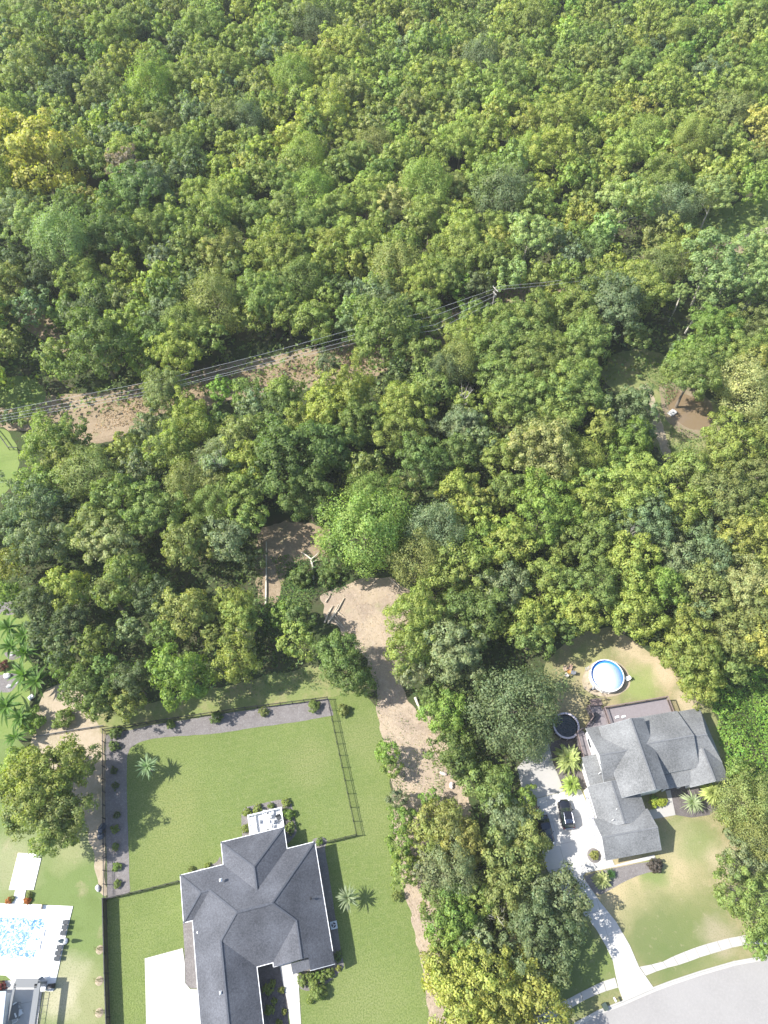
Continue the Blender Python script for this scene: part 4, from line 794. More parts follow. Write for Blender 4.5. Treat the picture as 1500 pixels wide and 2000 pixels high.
def gable_roof(fr, axis, a0, a1, ar, z0, z1, zr, b0, b1, mats, name='roof', walls=None, inset=.35, thick=.14, hip1=0.0, edge=True):
    """uneven gable: across from a0 (height z0) over ridge ar (zr) to a1 (z1), extruded b0..b1; axis of the ridge is 'u' or 'v'"""
    if axis == 'v': T = lambda a, b, z: (a - fr.o[0], b - fr.o[1], z)
    else: T = lambda a, b, z: (b - fr.o[0], a - fr.o[1], z)
    m = MB(); top = [(a0, z0), (ar, zr), (a1, z1)]; vs = []
    for bb, hh in ((b0, 0), (b1, hip1)):
        for i, (a, z) in enumerate(top): vs.append(T(a, bb - (hh if i == 1 else 0), z))
        for i, (a, z) in enumerate(top): vs.append(T(a, bb - (hh if i == 1 else 0), z - thick))
    fs = [(0, 1, 7, 6), (1, 2, 8, 7), (3, 9, 10, 4), (4, 10, 11, 5), (0, 6, 9, 3), (2, 5, 11, 8), (0, 3, 4, 1), (1, 4, 5, 2), (6, 7, 10, 9), (7, 8, 11, 10)]
    if hip1: fs += [(6, 8, 7)]
    m.add(vs, fs); m.build(name, mats[0], fr.root)
    if edge:
        m = MB()
        for bb in (b0 - .018, b1 + .018):
            if hip1 and bb > b1: continue
            for (a, z), (a2, z2) in ((top[0], top[1]), (top[1], top[2])): m.bar(T(a, bb, z - .11), T(a2, bb, z2 - .11), .03, .15)
        for a, z in (top[0], top[2]): m.bar(T(a, b0, z - .10), T(a, b1, z - .10), .03, .13)
        m.build('fascia', mats[2], fr.root)
    m = MB(); p, q = np.array(T(ar, b0, zr)), np.array(T(ar, b1 - hip1, zr)); n = max(2, int(np.linalg.norm(q - p) / .3))
    for i in range(n):
        a = p + (q - p) * i / n; b = p + (q - p) * (i + 1.05) / n; a[2] += .005; b[2] += .03; m.bar(a, b, .26, .035)
    m.build('ridge_cap', mats[1], fr.root)
    if walls:
        f = lambda a: z0 + (zr - z0) * (a - a0) / (ar - a0) if a < ar else zr + (z1 - zr) * (a - ar) / (a1 - ar)
        i0, i1 = a0 + inset, a1 - inset; tp = [(i0, f(i0)), (ar, zr), (i1, f(i1))]; m = MB(); c0, c1 = b0 + inset * .8, b1 - inset * .8
        if hip1: c1 = b1 - hip1 * .9
        vs = []
        for bb in (c0, c1): vs += [T(i0, bb, 0), T(i1, bb, 0)] + [T(a, bb, z - thick - .02) for a, z in tp[::-1]]
        m.add(vs, [(0, 1, 2, 3, 4), (9, 8, 7, 6, 5), (0, 5, 6, 1), (1, 6, 7, 2), (2, 7, 8, 3), (3, 8, 9, 4), (4, 9, 5, 0)])
        m.build('wall', walls, fr.root)
def window(fr, u, v, z, w, h, face, mat=WHITE):
    """window on a wall facing +u/-u/+v/-v"""
    x, y = fr.loc(u, v); sg = 1 if face[0] == '+' else -1
    if face[1] == 'u': D = lambda d, ww, hh: (d, ww, hh); off = lambda d: (x + sg * d, y)
    else: D = lambda d, ww, hh: (ww, d, hh); off = lambda d: (x, y + sg * d)
    m = MB(); ox, oy = off(.03)
    for s in (-1, 1):
        m.box((ox, oy, z + s * h / 2), D(.07, w + .16, .08))
        c = (ox + (0 if face[1] == 'u' else s * w / 2), oy + (s * w / 2 if face[1] == 'u' else 0), z); m.box(c, D(.07, .08, h - .08))
    o = m.build('window', mat, fr.root); m = MB(); ox, oy = off(.015); m.box((ox, oy, z), D(.03, w - .08, h - .08)); m.build('pane', GLASS, o)

# --- charcoal-roofed house
A = Frame(13.0, (-16.0, 6.0), 'brick_house', 'sprawling single-storey house with charcoal hip roof on bright lawn')
MD = (SH_DARK, RIDGE_D, WHITE); K = .55; ZE = 3.1
hip_roof(A, 2.6, 2.6, 0, 0, 0, 0, (0, 0), MD) if False else None
hip_roof(A, -24.57, -6.58, 2.6, 15.85, ZE, K, (1, 1), MD, axis='u', caps=False)
hip_roof(A, -24.575, -16.70, -14.0, 8.5, ZE, K, (0, 0), MD, dz=.006, axis='v', caps=False)
hip_roof(A, -25.78, -19.0, 9.90, 15.855, ZE, K, (1, 0), MD, dz=.004, axis='u', caps=False)
hip_roof(A, -19.73, -10.60, 9.5, 18.81, ZE, K, (0, 1), MD, dz=.005, axis='v', caps=False)
hip_roof(A, -14.55, -6.575, 2.1, 7.5, ZE, K, (0, 0), MD, dz=.008, axis='v', caps=False)
CAPS = [((-17.945, 9.225, 6.625), (-13.205, 9.225, 6.625)), ((-6.58, 15.85, 0), (-13.205, 9.225, 6.625)), ((-10.56, 6.58, 3.98), (-13.205, 9.225, 6.625)), ((-21.59, 12.87, 2.98), (-17.945, 9.225, 6.625)), ((-20.635, 6.535, 3.935), (-17.945, 9.225, 6.625)),
        ((-20.637, -14, 3.937), (-20.637, 6.6, 3.937)), ((-25.78, 15.855, 0), (-22.8, 12.88, 2.98)), ((-25.78, 9.9, 0), (-22.8, 12.88, 2.98)), ((-22.8, 12.88, 2.98), (-21.59, 12.88, 2.98)), ((-19.73, 18.81, 0), (-15.165, 14.245, 4.565)), ((-10.6, 18.81, 0), (-15.165, 14.245, 4.565)), ((-15.165, 11.29, 4.565), (-15.165, 14.245, 4.565)), ((-10.562, 2.1, 3.99), (-10.562, 6.58, 3.99))]
for p, q in CAPS:
    m = MB(); p = np.array((*A.loc(p[0], p[1]), ZE + K * p[2])); q = np.array((*A.loc(q[0], q[1]), ZE + K * q[2])); n = max(2, int(np.linalg.norm(q - p) / .30))
    for i in range(n):
        a = p + (q - p) * i / n; b = p + (q - p) * (i + 1.05) / n; a[2] += .02; b[2] += .045; m.bar(a, b, .24, .04)
    m.build('ridge_cap', RIDGE_D, A.root)
m = MB(); e = A.loc; zp = lambda u: ZE + .012 + (-6.57 - u) * K
a, b = e(-6.57, .62), e(-9.7, 2.15)
m.add([(a[0], a[1], zp(-6.57)), (a[0], b[1], zp(-6.57)), (b[0], b[1], zp(-9.7)), (b[0], a[1], zp(-9.7)), (a[0], a[1], zp(-6.57) - .15), (a[0], b[1], zp(-6.57) - .15), (b[0], b[1], zp(-9.7) - .15), (b[0], a[1], zp(-9.7) - .15)],
      [(0, 1, 2, 3), (7, 6, 5, 4), (0, 4, 5, 1), (3, 7, 4, 0), (2, 6, 7, 3)]); m.build('roof', SH_DARK, A.root)
m = MB(); m.bar((a[0], a[1] - .03, zp(-6.57) - .07), (b[0], a[1] - .03, zp(-9.7) - .07), .06, .16); m.build('fascia', WHITE, A.root)
pr = [A.fpx(300 + x / 3, 1500 + y / 3, z) for x, y, z in ((805, 1147, 3.5), (912, 1114, 3.9), (930, 1172, 3.5), (815, 1210, 3.05))]
zs_ = [3.55, 3.95, 3.5, 3.05]; m = MB(); q = [(*A.loc(*p), z) for p, z in zip(pr, zs_)]; q2 = [(p[0], p[1], p[2] - .15) for p in q]
m.add(q + q2, [(3, 2, 1), (3, 1, 0), (4, 5, 6, 7), (0, 4, 7, 3), (3, 7, 6, 2), (2, 6, 5, 1), (1, 5, 4, 0)]); m.build('porch_roof', SH_DARK, A.root)
for p in (q[3], q[2]):
    m = MB(); m.box((p[0] * .97 + q[0][0] * .03, p[1] + .2, p[2] / 2 - .1), (.22, .22, p[2] - .2)); m.build('column', WHITE, A.root)
for (u0, u1, v0, v1) in ((-24.15, -7.0, 3.0, 15.4), (-24.15, -17.15, -13.6, 8), (-25.35, -20, 10.32, 15.41), (-19.3, -11.05, 12, 18.36), (-14.1, -7.0, 2.6, 7), (-9.5, -7.0, 1.0, 3.2)):
    m = MB(); c = A.loc((u0 + u1) / 2, (v0 + v1) / 2); m.box((c[0], c[1], 1.47), (u1 - u0, v1 - v0, 2.93)); m.build('wall', BRICKY, A.root)
for (u, v, w, h, f) in ((-24.15, 5, 1.6, 1.5, '-u'), (-7.0, 12, 1.8, 1.5, '+u'), (-7.0, 6, 1.4, 1.5, '+u'), (-17.15, -2.5, 1.2, 1.5, '+u'), (-17.15, 0.5, 1.2, 1.5, '+u'), (-13, 18.36, 2.2, 2.0, '+v'), (-22, 15.41, 1.5, 1.4, '+v'), (-12.2, 2.6, 1.0, 2.1, '-v')):
    window(A, u, v, 1.6, w, h, f)
# roof vents on the slope
def rvent(fr, px, py, z, w, mat, kind, label=None):
    u, v = fr.fpx(px, py, z); x, y = fr.loc(u, v); m = MB()
    if kind == 'pipe': m.tube([(x, y, z - .3), (x, y, z + .25)], .06, 8); m.lathe([(.16, z - .06), (.06, z + .05)], (x, y, 0), 10)
    else: m.box((x, y, z + .08), (w, w, .2), top=.7); m.lathe([(w * .35, z + .15), (w * .3, z + .32), (0, z + .36)], (x, y, 0), 12)
    m.build('roof_vent', mat, fr.root)
rvent(A, 431, 1719, 5.0, .42, PLASTIC_W, 'hood'); rvent(A, 431.5, 1939, 4.95, .5, GREYM, 'hood'); rvent(A, 386, 1821, 3.5, .1, WHITE, 'pipe'); rvent(A, 607, 1755, 4.5, .1, BLACKM, 'pipe')
rv = A.loc(-15.8, 9.22); m = MB()
for s in (-1, 1): m.box((rv[0], rv[1] + s * .16, ZE + 6.62 * K + .04), (4.2, .05, .07))
for i in range(7): m.box((rv[0] - 2.1 + .7 * i, rv[1], ZE + 6.62 * K + .05), (.06, .36, .07))
m.build('ridge_vent', RIDGE_D, A.root)
# rear patio (a part of the house), white rails
PT = [A.fpx(300 + x / 3, 1500 + y / 3, z) for x, y, z in ((555, 278, .9), (745, 236, .9), (768, 350, .5), (525, 392, .5))]
PT = [(-16.35, 21.9), (-11.15, 21.9), (-11.15, 18.3), (-16.35, 18.3)]
x0, x1 = A.fpx(300 + 553 / 3, 1500 + 278 / 3, 1.3)[0], A.fpx(300 + 746 / 3, 1500 + 232 / 3, 1.3)[0]; yn = A.fpx(300 + 746 / 3, 1500 + 232 / 3, 1.3)[1]
a, b = A.loc(x0, 18.2), A.loc(x1, yn); m = MB(); m.box(((a[0] + b[0]) / 2, (a[1] + b[1]) / 2, .2), (b[0] - a[0], b[1] - a[1], .4)); m.build('patio_slab', POOLDECK, A.root)
PX0, PX1, PY0, PY1 = a[0], b[0], a[1], b[1]
m = MB()
for p, q in (((PX0, PY0), (PX0, PY1)), ((PX0, PY1), (PX1, PY1)), ((PX1, PY1), (PX1, PY0))):
    m.bar((*p, 1.32), (*q, 1.32), .14, .07); m.bar((*p, .55), (*q, .55), .06, .06); L = math.hypot(q[0] - p[0], q[1] - p[1]); n = int(L / .14)
    for i in range(n + 1): t = i / n; m.box((p[0] + (q[0] - p[0]) * t, p[1] + (q[1] - p[1]) * t, .92), (.035, .035, .76))
for p in ((PX0, PY0 + .2), (PX0, PY1), ((PX0 + PX1) / 2, PY1), (PX1, PY1)): m.box((*p, .9), (.17, .17, 1.0))
m.build('patio_rail', WHITE, A.root)
m = MB(); m.box((PX0 + .95, (PY0 + PY1) / 2, .62), (.1, PY1 - PY0 - .3, .42)); m.build('knee_wall', WHITE, A.root)
m = MB()
for i in range(3): m.box((PX0 - .95 + .25 * i, PY0 + .55 - .06 * i, .07 + .07 * i), (.9, .9, .14 + .14 * i))
m.build('step', POOLDECK, A.root)

# --- grey-roofed house
B = Frame(9.5, (42.0, 16.0), 'gabled_house', 'two-level white house with light grey gabled roofs and wooden deck')
MG = (SH_GREY, RIDGE_G, simple('grey_trim', (.30, .31, .32)))
gable_roof(B, 'v', 37.8, 44.7, 42.15, 4.1, 5.15, 6.5, 13.7, 24.1, MG, walls=SIDING)
gable_roof(B, 'u', 15.35, 24.55, 19.85, 3.0, 3.0, 5.5, 36.05, 42.2, MG, walls=SIDING)
gable_roof(B, 'u', 16.0, 24.75, 20.25, 3.45, 3.25, 5.75, 42.3, 51.0, MG, walls=SIDING)
gable_roof(B, 'u', 16.2, 24.7, 20.2, 2.95, 2.8, 5.1, 50.8, 55.0, MG, walls=SIDING, hip1=1.7)
gable_roof(B, 'v', 48.9, 54.95, 52.2, 2.7, 2.9, 4.35, 13.6, 18.4, MG, walls=SIDING)
gable_roof(B, 'u', 6.15, 11.75, 9.0, 3.0, 3.0, 4.5, 33.05, 41.35, MG, walls=SIDING, inset=.5)
gable_roof(B, 'v', 33.62, 41.05, 36.95, 2.95, 3.0, 4.25, 10.3, 16.2, MG, walls=SIDING, inset=.08)
def shed(fr, pts, mat, name='roof', thick=.14):
    q = [(*fr.loc(u, v), z) for u, v, z in pts]; lo = [(p[0], p[1], p[2] - thick) for p in q]
    m = MB(); m.add(q + lo, [(0, 1, 2, 3), (7, 6, 5, 4), (0, 4, 5, 1), (1, 5, 6, 2), (2, 6, 7, 3), (3, 7, 4, 0)]); m.build(name, mat, fr.root)
shed(B, [(45.1, 13.9, 2.75), (50.5, 13.9, 2.75), (50.5, 16.7, 3.25), (45.1, 16.7, 3.25)], SH_GREY, 'porch_roof')
shed(B, [(34.0, 12.0, 2.7), (36.7, 12.0, 3.35), (36.7, 20.5, 3.35), (34.15, 20.5, 2.7)], SH_GREY)
for (u0, u1, v0, v1, z) in ((34.4, 36.6, 12, 20.2, 2.6), (45.5, 49.5, 16.3, 17.5, 2.7)):
    m = MB(); c = B.loc((u0 + u1) / 2, (v0 + v1) / 2); m.box((c[0], c[1], z / 2), (u1 - u0, v1 - v0, z)); m.build('wall', SIDING, B.root)
for v in (9.65, 13.24):    # garage doors in the left wall, with panels
    x, y = B.loc(33.46, v); m = MB(); m.box((x - .01, y, 1.1), (.06, 2.3, 2.15)); o = m.build('garage_door', WHITE, B.root)
    for k in range(4): m = MB(); m.box((x - .05, y, .32 + .52 * k), (.03, 2.2, .46)); m.build('panel', PLASTIC_W, o)
    m = MB(); m.box((x - .10, y, .14), (.20, 2.35, .08)); m.build('threshold', simple('blue_grey_trim', (.20, .21, .30)), B.root)
for v in (8.1, 11.0, 11.9, 14.8):
    x, y = B.loc(33.38, v); m = MB(); m.box((x - .06, y, 1.95), (.26, .26, .34), top=1.25); m.build('wall_lantern', simple('lantern_metal', (.25, .25, .28), .4, .5), B.root)
for (u, v, z, w, h, f) in ((37.0, 6.43, 1.7, 1.2, 1.2, '-v'), (36.33, 22.5, 1.7, 1.4, 1.2, '-u'), (36.33, 18.5, 3.9, .9, .9, '-u'), (51.5, 13.88, 1.5, 1.8, 1.3, '-v'), (40.76, 13.0, 1.5, 1.0, 1.4, '+u'), (46.5, 16.3, 1.5, 1.4, 1.3, '-v'), (39.5, 13.98, 3.7, .9, .8, '-v')):
    window(B, u, v, z, w, h, f)
m = MB(); x, y = B.loc(47.6, 16.28); m.box((x, y, 1.08), (1.0, .06, 2.1)); o = m.build('door', BROWNW, B.root)
for u in (45.5, 48.0, 50.2):
    x, y = B.loc(u, 14.1); m = MB(); m.box((x, y, 1.32), (.16, .16, 2.6)); m.build('column', WHITE, B.root)
# rooftop pipe and chimney-like white vent by the deck
for px, py, z in ((1205, 1401, 3.3), (1218, 1400, 3.3)):
    u, v = B.fpx(px, py, z); x, y = B.loc(u, v); m = MB(); m.box((x, y, z + .1), (.55, .35, .45), top=.8); m.build('roof_vent', PLASTIC_W, B.root)
for px, py in ((1203, 1581), (1171, 1510), (1196, 1602)):
    u, v = B.fpx(px, py, 3.8); x, y = B.loc(u, v); m = MB(); m.tube([(x, y, 3.2), (x, y, 4.3)], .06, 8); m.build('roof_vent', PLASTIC_W, B.root)

# --- wooden deck of the grey-roofed house
Dk = Frame(9.5, (42.0, 26.0), 'wooden_deck', 'purple-brown wooden deck with railings behind the grey-roofed house', 'deck')
def dbox(pts, z0, z1, name, mat): m = MB(); m.poly([Dk.loc(*p) for p in pts], z0, z1); m.build(name, mat, Dk.root)
dbox([(40.3, 24.3), (51.0, 24.3), (51.0, 27.5), (40.3, 27.5)], .0, 1.25, 'platform', DECKM)
dbox([(37.3, 24.2), (40.28, 24.2), (40.28, 28.0), (38.0, 28.3), (38.2, 26.4), (36.8, 25.2)], .0, .95, 'platform', DECKM)
dbox([(34.7, 20.4), (36.3, 20.4), (36.3, 24.5), (36.0, 24.8), (34.9, 24.6)], .0, .95, 'platform', DECKM)
def rail(pts, z, name='railing'):
    m = MB()
    for p, q in zip(pts[:-1], pts[1:]):
        a, b = Dk.loc(*p), Dk.loc(*q); L = math.hypot(b[0] - a[0], b[1] - a[1]); m.bar((*a, z + 1.0), (*b, z + 1.0), .15, .05); m.bar((*a, z + .15), (*b, z + .15), .05, .08); n = max(1, int(L / .13))
        for i in range(n + 1): t = i / n; m.box((a[0] + (b[0] - a[0]) * t, a[1] + (b[1] - a[1]) * t, z + .55), (.035, .035, .85))
    m.build(name, BROWNW, Dk.root)
    for p in pts: x, y = Dk.loc(*p); m = MB(); m.box((x, y, z + .52), (.12, .12, 1.08)); m.build('post', BROWNW, Dk.root)
rail([(40.35, 24.9), (40.35, 27.45), (44, 27.45), (47.5, 27.45), (50.95, 27.45), (50.95, 25.0)], 1.25)
rail([(40.2, 28.0), (38.05, 28.25), (38.25, 26.4), (36.9, 25.3)], .95)
rail([(36.1, 24.9), (34.95, 24.5), (34.8, 22.5), (34.75, 20.5)], .95)
for i in range(7):
    x, y = Dk.loc(38.9 + .3 * i, 28.5); m = MB(); m.box((x, y + .3, .86 - .12 * i), (.28, 1.1, .06)); m.build('stair_tread', BROWNW, Dk.root)
m = MB(); a, b = Dk.loc(38.7, 29.15), Dk.loc(41.6, 29.15); m.bar((*a, 1.7), (*b, .95), .08, .08)
for t in (0, .5, 1): m.box((a[0] + (b[0] - a[0]) * t, a[1], .85 - .3 * t), (.1, .1, 1.7 - .75 * t))
m.build('railing', BROWNW, Dk.root)
x, y = P(1157, 1406)[:2]; gr = empty('bench_box', (x, y, .95), math.radians(50), 'grey storage bench on the lower corner of the wooden deck', 'bench')
m = MB(); m.box((0, 0, .25), (1.5, .7, .5)); m.build('body', simple('grey_box', (.32, .33, .34)), gr); m = MB(); m.box((0, 0, .53), (1.6, .8, .06)); m.build('lid', BLACKM, gr)

# ------------------------------------------------------------------ pools
def round_pool(px, py, wpx, h, wall, liner, rim, wat, wz, label, seg=16):
    x, y, _ = P(px, py, h); R = wpx / 2 * mpp(px, py, h); root = empty('round_pool', (x, y, 0), 0, label, 'pool')
    m = MB(); m.lathe([(R, 0), (R, h)], n=64); m.build('wall', wall, root)
    m = MB(); m.lathe([(R - .03, h), (R - .05, .1)], n=64); m.build('liner', liner, root)
    m = MB(); m.lathe([(R - .06, wz), (.01, wz)], n=64, cap=True); m.build('water', wat, root)
    for i in range(seg):
        a0, a1 = 6.283 * i / seg + .012, 6.283 * (i + 1) / seg - .012; m = MB(); vs = []
        for a in np.linspace(a0, a1, 6):
            for r, z in ((R - rim[1], h + .01), (R + .06, h + .01), (R + .06, h - .06), (R - rim[1], h - .06)): vs.append((r * math.cos(a), r * math.sin(a), z))
        fs = []
        for k in range(5):
            for j in range(4): p = k * 4 + j; q = k * 4 + (j + 1) % 4; fs.append((p, q, q + 4, p + 4))
        m.add(vs, [f[::-1] for f in fs] + [(0, 1, 2, 3), (23, 22, 21, 20)]); m.build('rim', rim[0], root)
        m = MB(); m.box(((R + .05) * math.cos(a0), (R + .05) * math.sin(a0), h / 2), (.08, .10, h), a0); m.build('support', rim[0], root)
    return root, R
BLUE_W = water('blue_water', (.05, .24, .62), .1, .01, 3)
o = sheet('sand_ring', [(1186 + 47 * math.cos(t) * (1 + .06 * math.sin(3 * t)) - 2, 1323 + 38 * math.sin(t) * (1 + .05 * math.cos(2 * t)) + 2) for t in np.linspace(0, 6.28, 30)[:-1]], SAND, .03, jit=.06, label='pale sand ring around the blue-rimmed round pool')
rp, RR = round_pool(1186, 1319, 64, 1.2, PLASTIC_W, BLUE_L, (PLASTIC_W, .08), BLUE_W, .72, 'round above-ground pool with blue liner and pale cover in the dry yard')
m = MB(); m.lathe([(RR * .90, .73), (RR * .90, .75), (.01, .755)], (RR * .055, -RR * .05, 0), n=56, cap=True); m.build('solar_cover', COVER_W, rp)
m = MB()
for s in (-.25, .25): m.tube([(-RR - .55, 1.4 + s, 0), (-RR + .1, 1.2 + s, 1.75), (-RR + .5, 1.0 + s, .6)], .03, 6)
for k in range(3): m.bar((-RR - .42 + .15 * k, 1.15, .4 + .35 * k), (-RR - .42 + .15 * k, 1.63, .4 + .35 * k), .10, .03)
m.build('ladder', GREYM, rp)
round_pool(1106, 1417, 50, 1.1, simple('dark_wall', (.06, .055, .06)), simple('black_liner', (.012, .014, .016), .5), (PINKRIM, .22), DARK_W, .72, 'round dark-water pool with pale purple rim beside the deck', 12)
def table_set(px, py, zb, w, d, label, name='patio_table', col=PLASTIC_W, cat='table'):
    x, y, _ = P(px, py, zb + .7); root = empty(name, (x, y, zb), math.radians(13), label, cat)
    m = MB(); m.box((0, 0, .72), (w, d, .05)); m.build('tabletop', col, root)
    for sx in (-1, 1):
        for sy in (-1, 1): m = MB(); m.box((sx * (w / 2 - .08), sy * (d / 2 - .08), .35), (.06, .06, .7)); m.build('leg', col, root)
def chair(px, py, zb, rz, label, col, name='patio_chair', group=None, adir=False):
    x, y, _ = P(px, py, zb + .4); root = empty(name, (x, y, zb), rz, label, 'chair', group)
    m = MB(); m.box((0, 0, .42), (.55, .55, .07)); m.build('seat', col, root)
    m = MB(); m.add([(-.27, .25, .42), (.27, .25, .42), (.27, .42, .95), (-.27, .42, .95), (-.27, .31, .42), (.27, .31, .42), (.27, .48, .95), (-.27, .48, .95)], [(0, 1, 2, 3), (7, 6, 5, 4), (0, 4, 5, 1), (1, 5, 6, 2), (2, 6, 7, 3), (3, 7, 4, 0)]); m.build('backrest', col, root)
    for sx in (-1, 1):
        m = MB(); m.box((sx * .3, .02, .62), (.07, .6, .04)); m.build('armrest', col, root)
        for sy in (-1, 1): m = MB(); m.box((sx * .24, sy * .24, .2), (.05, .05, .4)); m.build('leg', col, root)
for (px, py, w, lab) in ((523, 1595, 1.0, 'white slatted table at the upper end of the white patio'), (521, 1606, .9, 'white table in the middle of the white patio'), (524, 1615, 1.1, 'white table nearest the roof on the white patio')):
    table_set(px, py, .4, w, .55, lab)
for i, (px, py, rz) in enumerate([(517, 1590, 0), (530, 1588, 0), (514, 1606, 1.57), (530, 1605, -1.57), (517, 1620, 3.14), (531, 1617, 3.14)]):
    chair(px, py, .4, rz, ['white chair behind the upper patio table, on its left', 'white chair behind the upper patio table, on its right', 'white chair at the left end of the middle patio table', 'white chair at the right end of the middle patio table', 'white chair by the roof, left of the lowest patio table', 'white chair by the roof, right of the lowest patio table'][i], simple('light_grey_paint', (.6, .6, .6)) if i == 0 else bpy.data.materials['light_grey_paint'], group='white chairs on the patio')
x, y, _ = P(544, 1598, .7); root = empty('patio_umbrella', (x, y, .4), .4, 'grey patio lounge seat in the right corner of white patio', 'lounge chair'); root.name = 'lounge_chair'
m = MB(); m.box((0, 0, .3), (.85, .85, .3), top=.92); m.build('seat', GREYM, root); m = MB(); m.box((0, .38, .6), (.85, .16, .5)); m.build('backrest', CUSHION_D, root); m = MB(); m.box((.05, -.02, .48), (.6, .6, .1), .3); m.build('cushion', CUSHION_D, root)
# AC unit
x, y, _ = P(652, 1807, .5); root = empty('air_conditioner', (x, y, 0), math.radians(13), 'square white air conditioner with dark fan beside the east wall', 'air conditioner')
m = MB(); m.box((0, 0, .42), (.95, .95, .84)); m.build('body', simple('ac_paint', (.55, .58, .6)), root); m = MB(); m.lathe([(.38, .845), (.38, .87), (.34, .875), (.34, .85)], n=24); m.build('fan_ring', PLASTIC_W, root)
m = MB(); m.lathe([(.34, .846), (.01, .846)], n=24, cap=True); m.build('grille', BLACKM, root)
for k in range(3):
    a = k * 2.094; m = MB(); m.box((.17 * math.cos(a), .17 * math.sin(a), .86), (.26, .13, .015), a); m.build('fan_blade', GREYM, root)

# pool loungers, umbrella, pergola at the lower left
def lounger(px, py, rz, label):
    x, y, _ = P(px - 3, py, .4); root = empty('sun_lounger', (x, y, .13), rz, label, 'sun lounger', 'sun loungers along the pool deck edge')
    m = MB(); m.box((-.3, 0, .3), (1.35, .66, .10)); m.build('mattress', simple('lounger_fabric', (.68, .68, .67), .8) if 'lounger_fabric' not in bpy.data.materials else bpy.data.materials['lounger_fabric'], root)
    m = MB(); m.add([(.12, -.25, .25), (.12, .25, .25), (1.0, .25, .50), (1.0, -.25, .50), (.12, -.25, .36), (.12, .25, .36), (.98, .25, .60), (.98, -.25, .60)], [(3, 2, 1, 0), (4, 5, 6, 7), (0, 1, 5, 4), (1, 2, 6, 5), (2, 3, 7, 6), (3, 0, 4, 7)]); m.build('backrest', CUSHION_D, root)
    m = MB()
    for s in (-1, 1): m.box((.0, s * .30, .22), (1.95, .05, .06)); m.box((-.85, s * .3, .1), (.05, .05, .2)); m.box((.8, s * .3, .1), (.05, .05, .2))
    m.build('frame', BLACKM, root)
for i, (px, py) in enumerate([(124, 1801), (122, 1811), (119, 1822), (112, 1850), (109, 1861), (107, 1872)]):
    lounger(px, py, math.radians(-2), ['topmost lounger with dark headrest at the pool deck edge', 'second lounger from the top, shorter, on the pool deck', 'lounger just above the closed umbrella on the pool deck', 'lounger just below the closed umbrella on the pool deck', 'second lounger from the bottom on the pool deck', 'lowest lounger at the right edge of the pool deck'][i])
x, y, _ = P(121, 1838, 1.2); root = empty('parasol', (x, y, .13), 0, 'closed grey parasol standing between the pool loungers', 'umbrella')
m = MB(); m.tube([(0, 0, 0), (0, 0, 2.5)], .03, 8); m.build('pole', GREYM, root); m = MB(); m.lathe([(.30, 1.1), (.26, 1.5), (.13, 2.2), (.02, 2.55)], n=10); m.build('canopy', simple('grey_canvas', (.33, .34, .35), .9), root); m = MB(); m.lathe([(.42, 0), (.42, .08), (0, .1)], n=24); m.build('base', GREYM, root)
pool_ledges = [(75, 1823, 1.6, 1.0), (66, 1846, 1.8, 1.1)]  # white pool ledges, simplified to slabs with an added end block
for i, (px, py, w, d) in enumerate(pool_ledges):
    x, y, _ = P(px, py, .2); root = empty('pool_ledge', (x, y, .16), 0, ['upper white ledge in the sparkling pool water', 'lower white ledge in the sparkling pool water'][i], 'pool ledge', 'white ledges in the pool')
    m = MB(); m.box((0, 0, .06), (w, d, .12)); m.build('body', PLASTIC_W, root); m = MB(); m.box((-w * .4, 0, .17), (.3, d * .9, .12)); m.build('end_block', PLASTIC_W, root)
x, y, _ = P(74, 1771, .2); root = empty('storage_box', (x, y, .13), math.radians(-3), 'tan slatted box on the upper pool deck edge', 'box')
m = MB(); m.box((0, 0, .25), (1.3, .55, .5)); m.build('body', simple('tan_wood', (.55, .42, .32)), root); m = MB(); m.box((0, 0, .52), (1.36, .6, .05)); m.build('lid', simple('tan_lid', (.62, .50, .40)), root)
# pergola porch
PG = Frame(-14.0, tuple([0, 0]), 'pergola', 'grey roofed pergola over a shaded terrace at the lower left corner', 'pergola')
GREYP = simple('grey_paint', (.18, .185, .185), .7, .2)
def pw(px, py, z): x, y, _ = P(px, py, z); return (x, y, z)
PG.root.rotation_euler = (0, 0, 0); PG.root.location = (0, 0, 0)
bx = [pw(30, 1920, 2.8), pw(74, 1920, 2.8), pw(52, 2075, 2.8), pw(-2, 2075, 2.8)]
ctr = np.mean(np.array(bx), 0); PG.root.location = (ctr[0], ctr[1], 0); rel = lambda p: (p[0] - ctr[0], p[1] - ctr[1], p[2])
for a, b, w in ((0, 1, 1.0), (1, 2, .75), (2, 3, .3), (3, 0, .3)):
    m = MB(); m.bar(rel(bx[a]), rel(bx[b]), w, .22); m.build('beam', GREYP, PG.root)
for p in bx: m = MB(); q = rel(p); m.box((q[0], q[1], 1.35), (.25, .25, 2.7)); m.build('post', GREYP, PG.root)
for k in range(3):
    p, q = rel(bx[0]), rel(bx[1]); t = -.35 + .3 * k; m = MB(); m.bar((p[0], p[1] + t, 2.93), (q[0], q[1] + t, 2.93), .08, .06); m.build('slat', GREYP, PG.root)
sheet('terrace', [(10, 1915), (85, 1915), (62, 2090), (-60, 2090)], CONC_W, .14, edge=.12, label='shaded terrace floor under the grey pergola')
for i, (px, py, rz) in enumerate([(33, 1966, .6), (39, 1978, 2.2), (30, 1990, 3.6)]):
    chair(px, py, .14, rz, ['white curved chair at the upper side of the terrace table', 'white curved chair right of the terrace table', 'white curved chair below the terrace table'][i], PLASTIC_W, group='white chairs under the pergola')
table_set(27, 1975, .14, 1.2, 1.8, 'grey dining table under the pergola', col=GREYP)
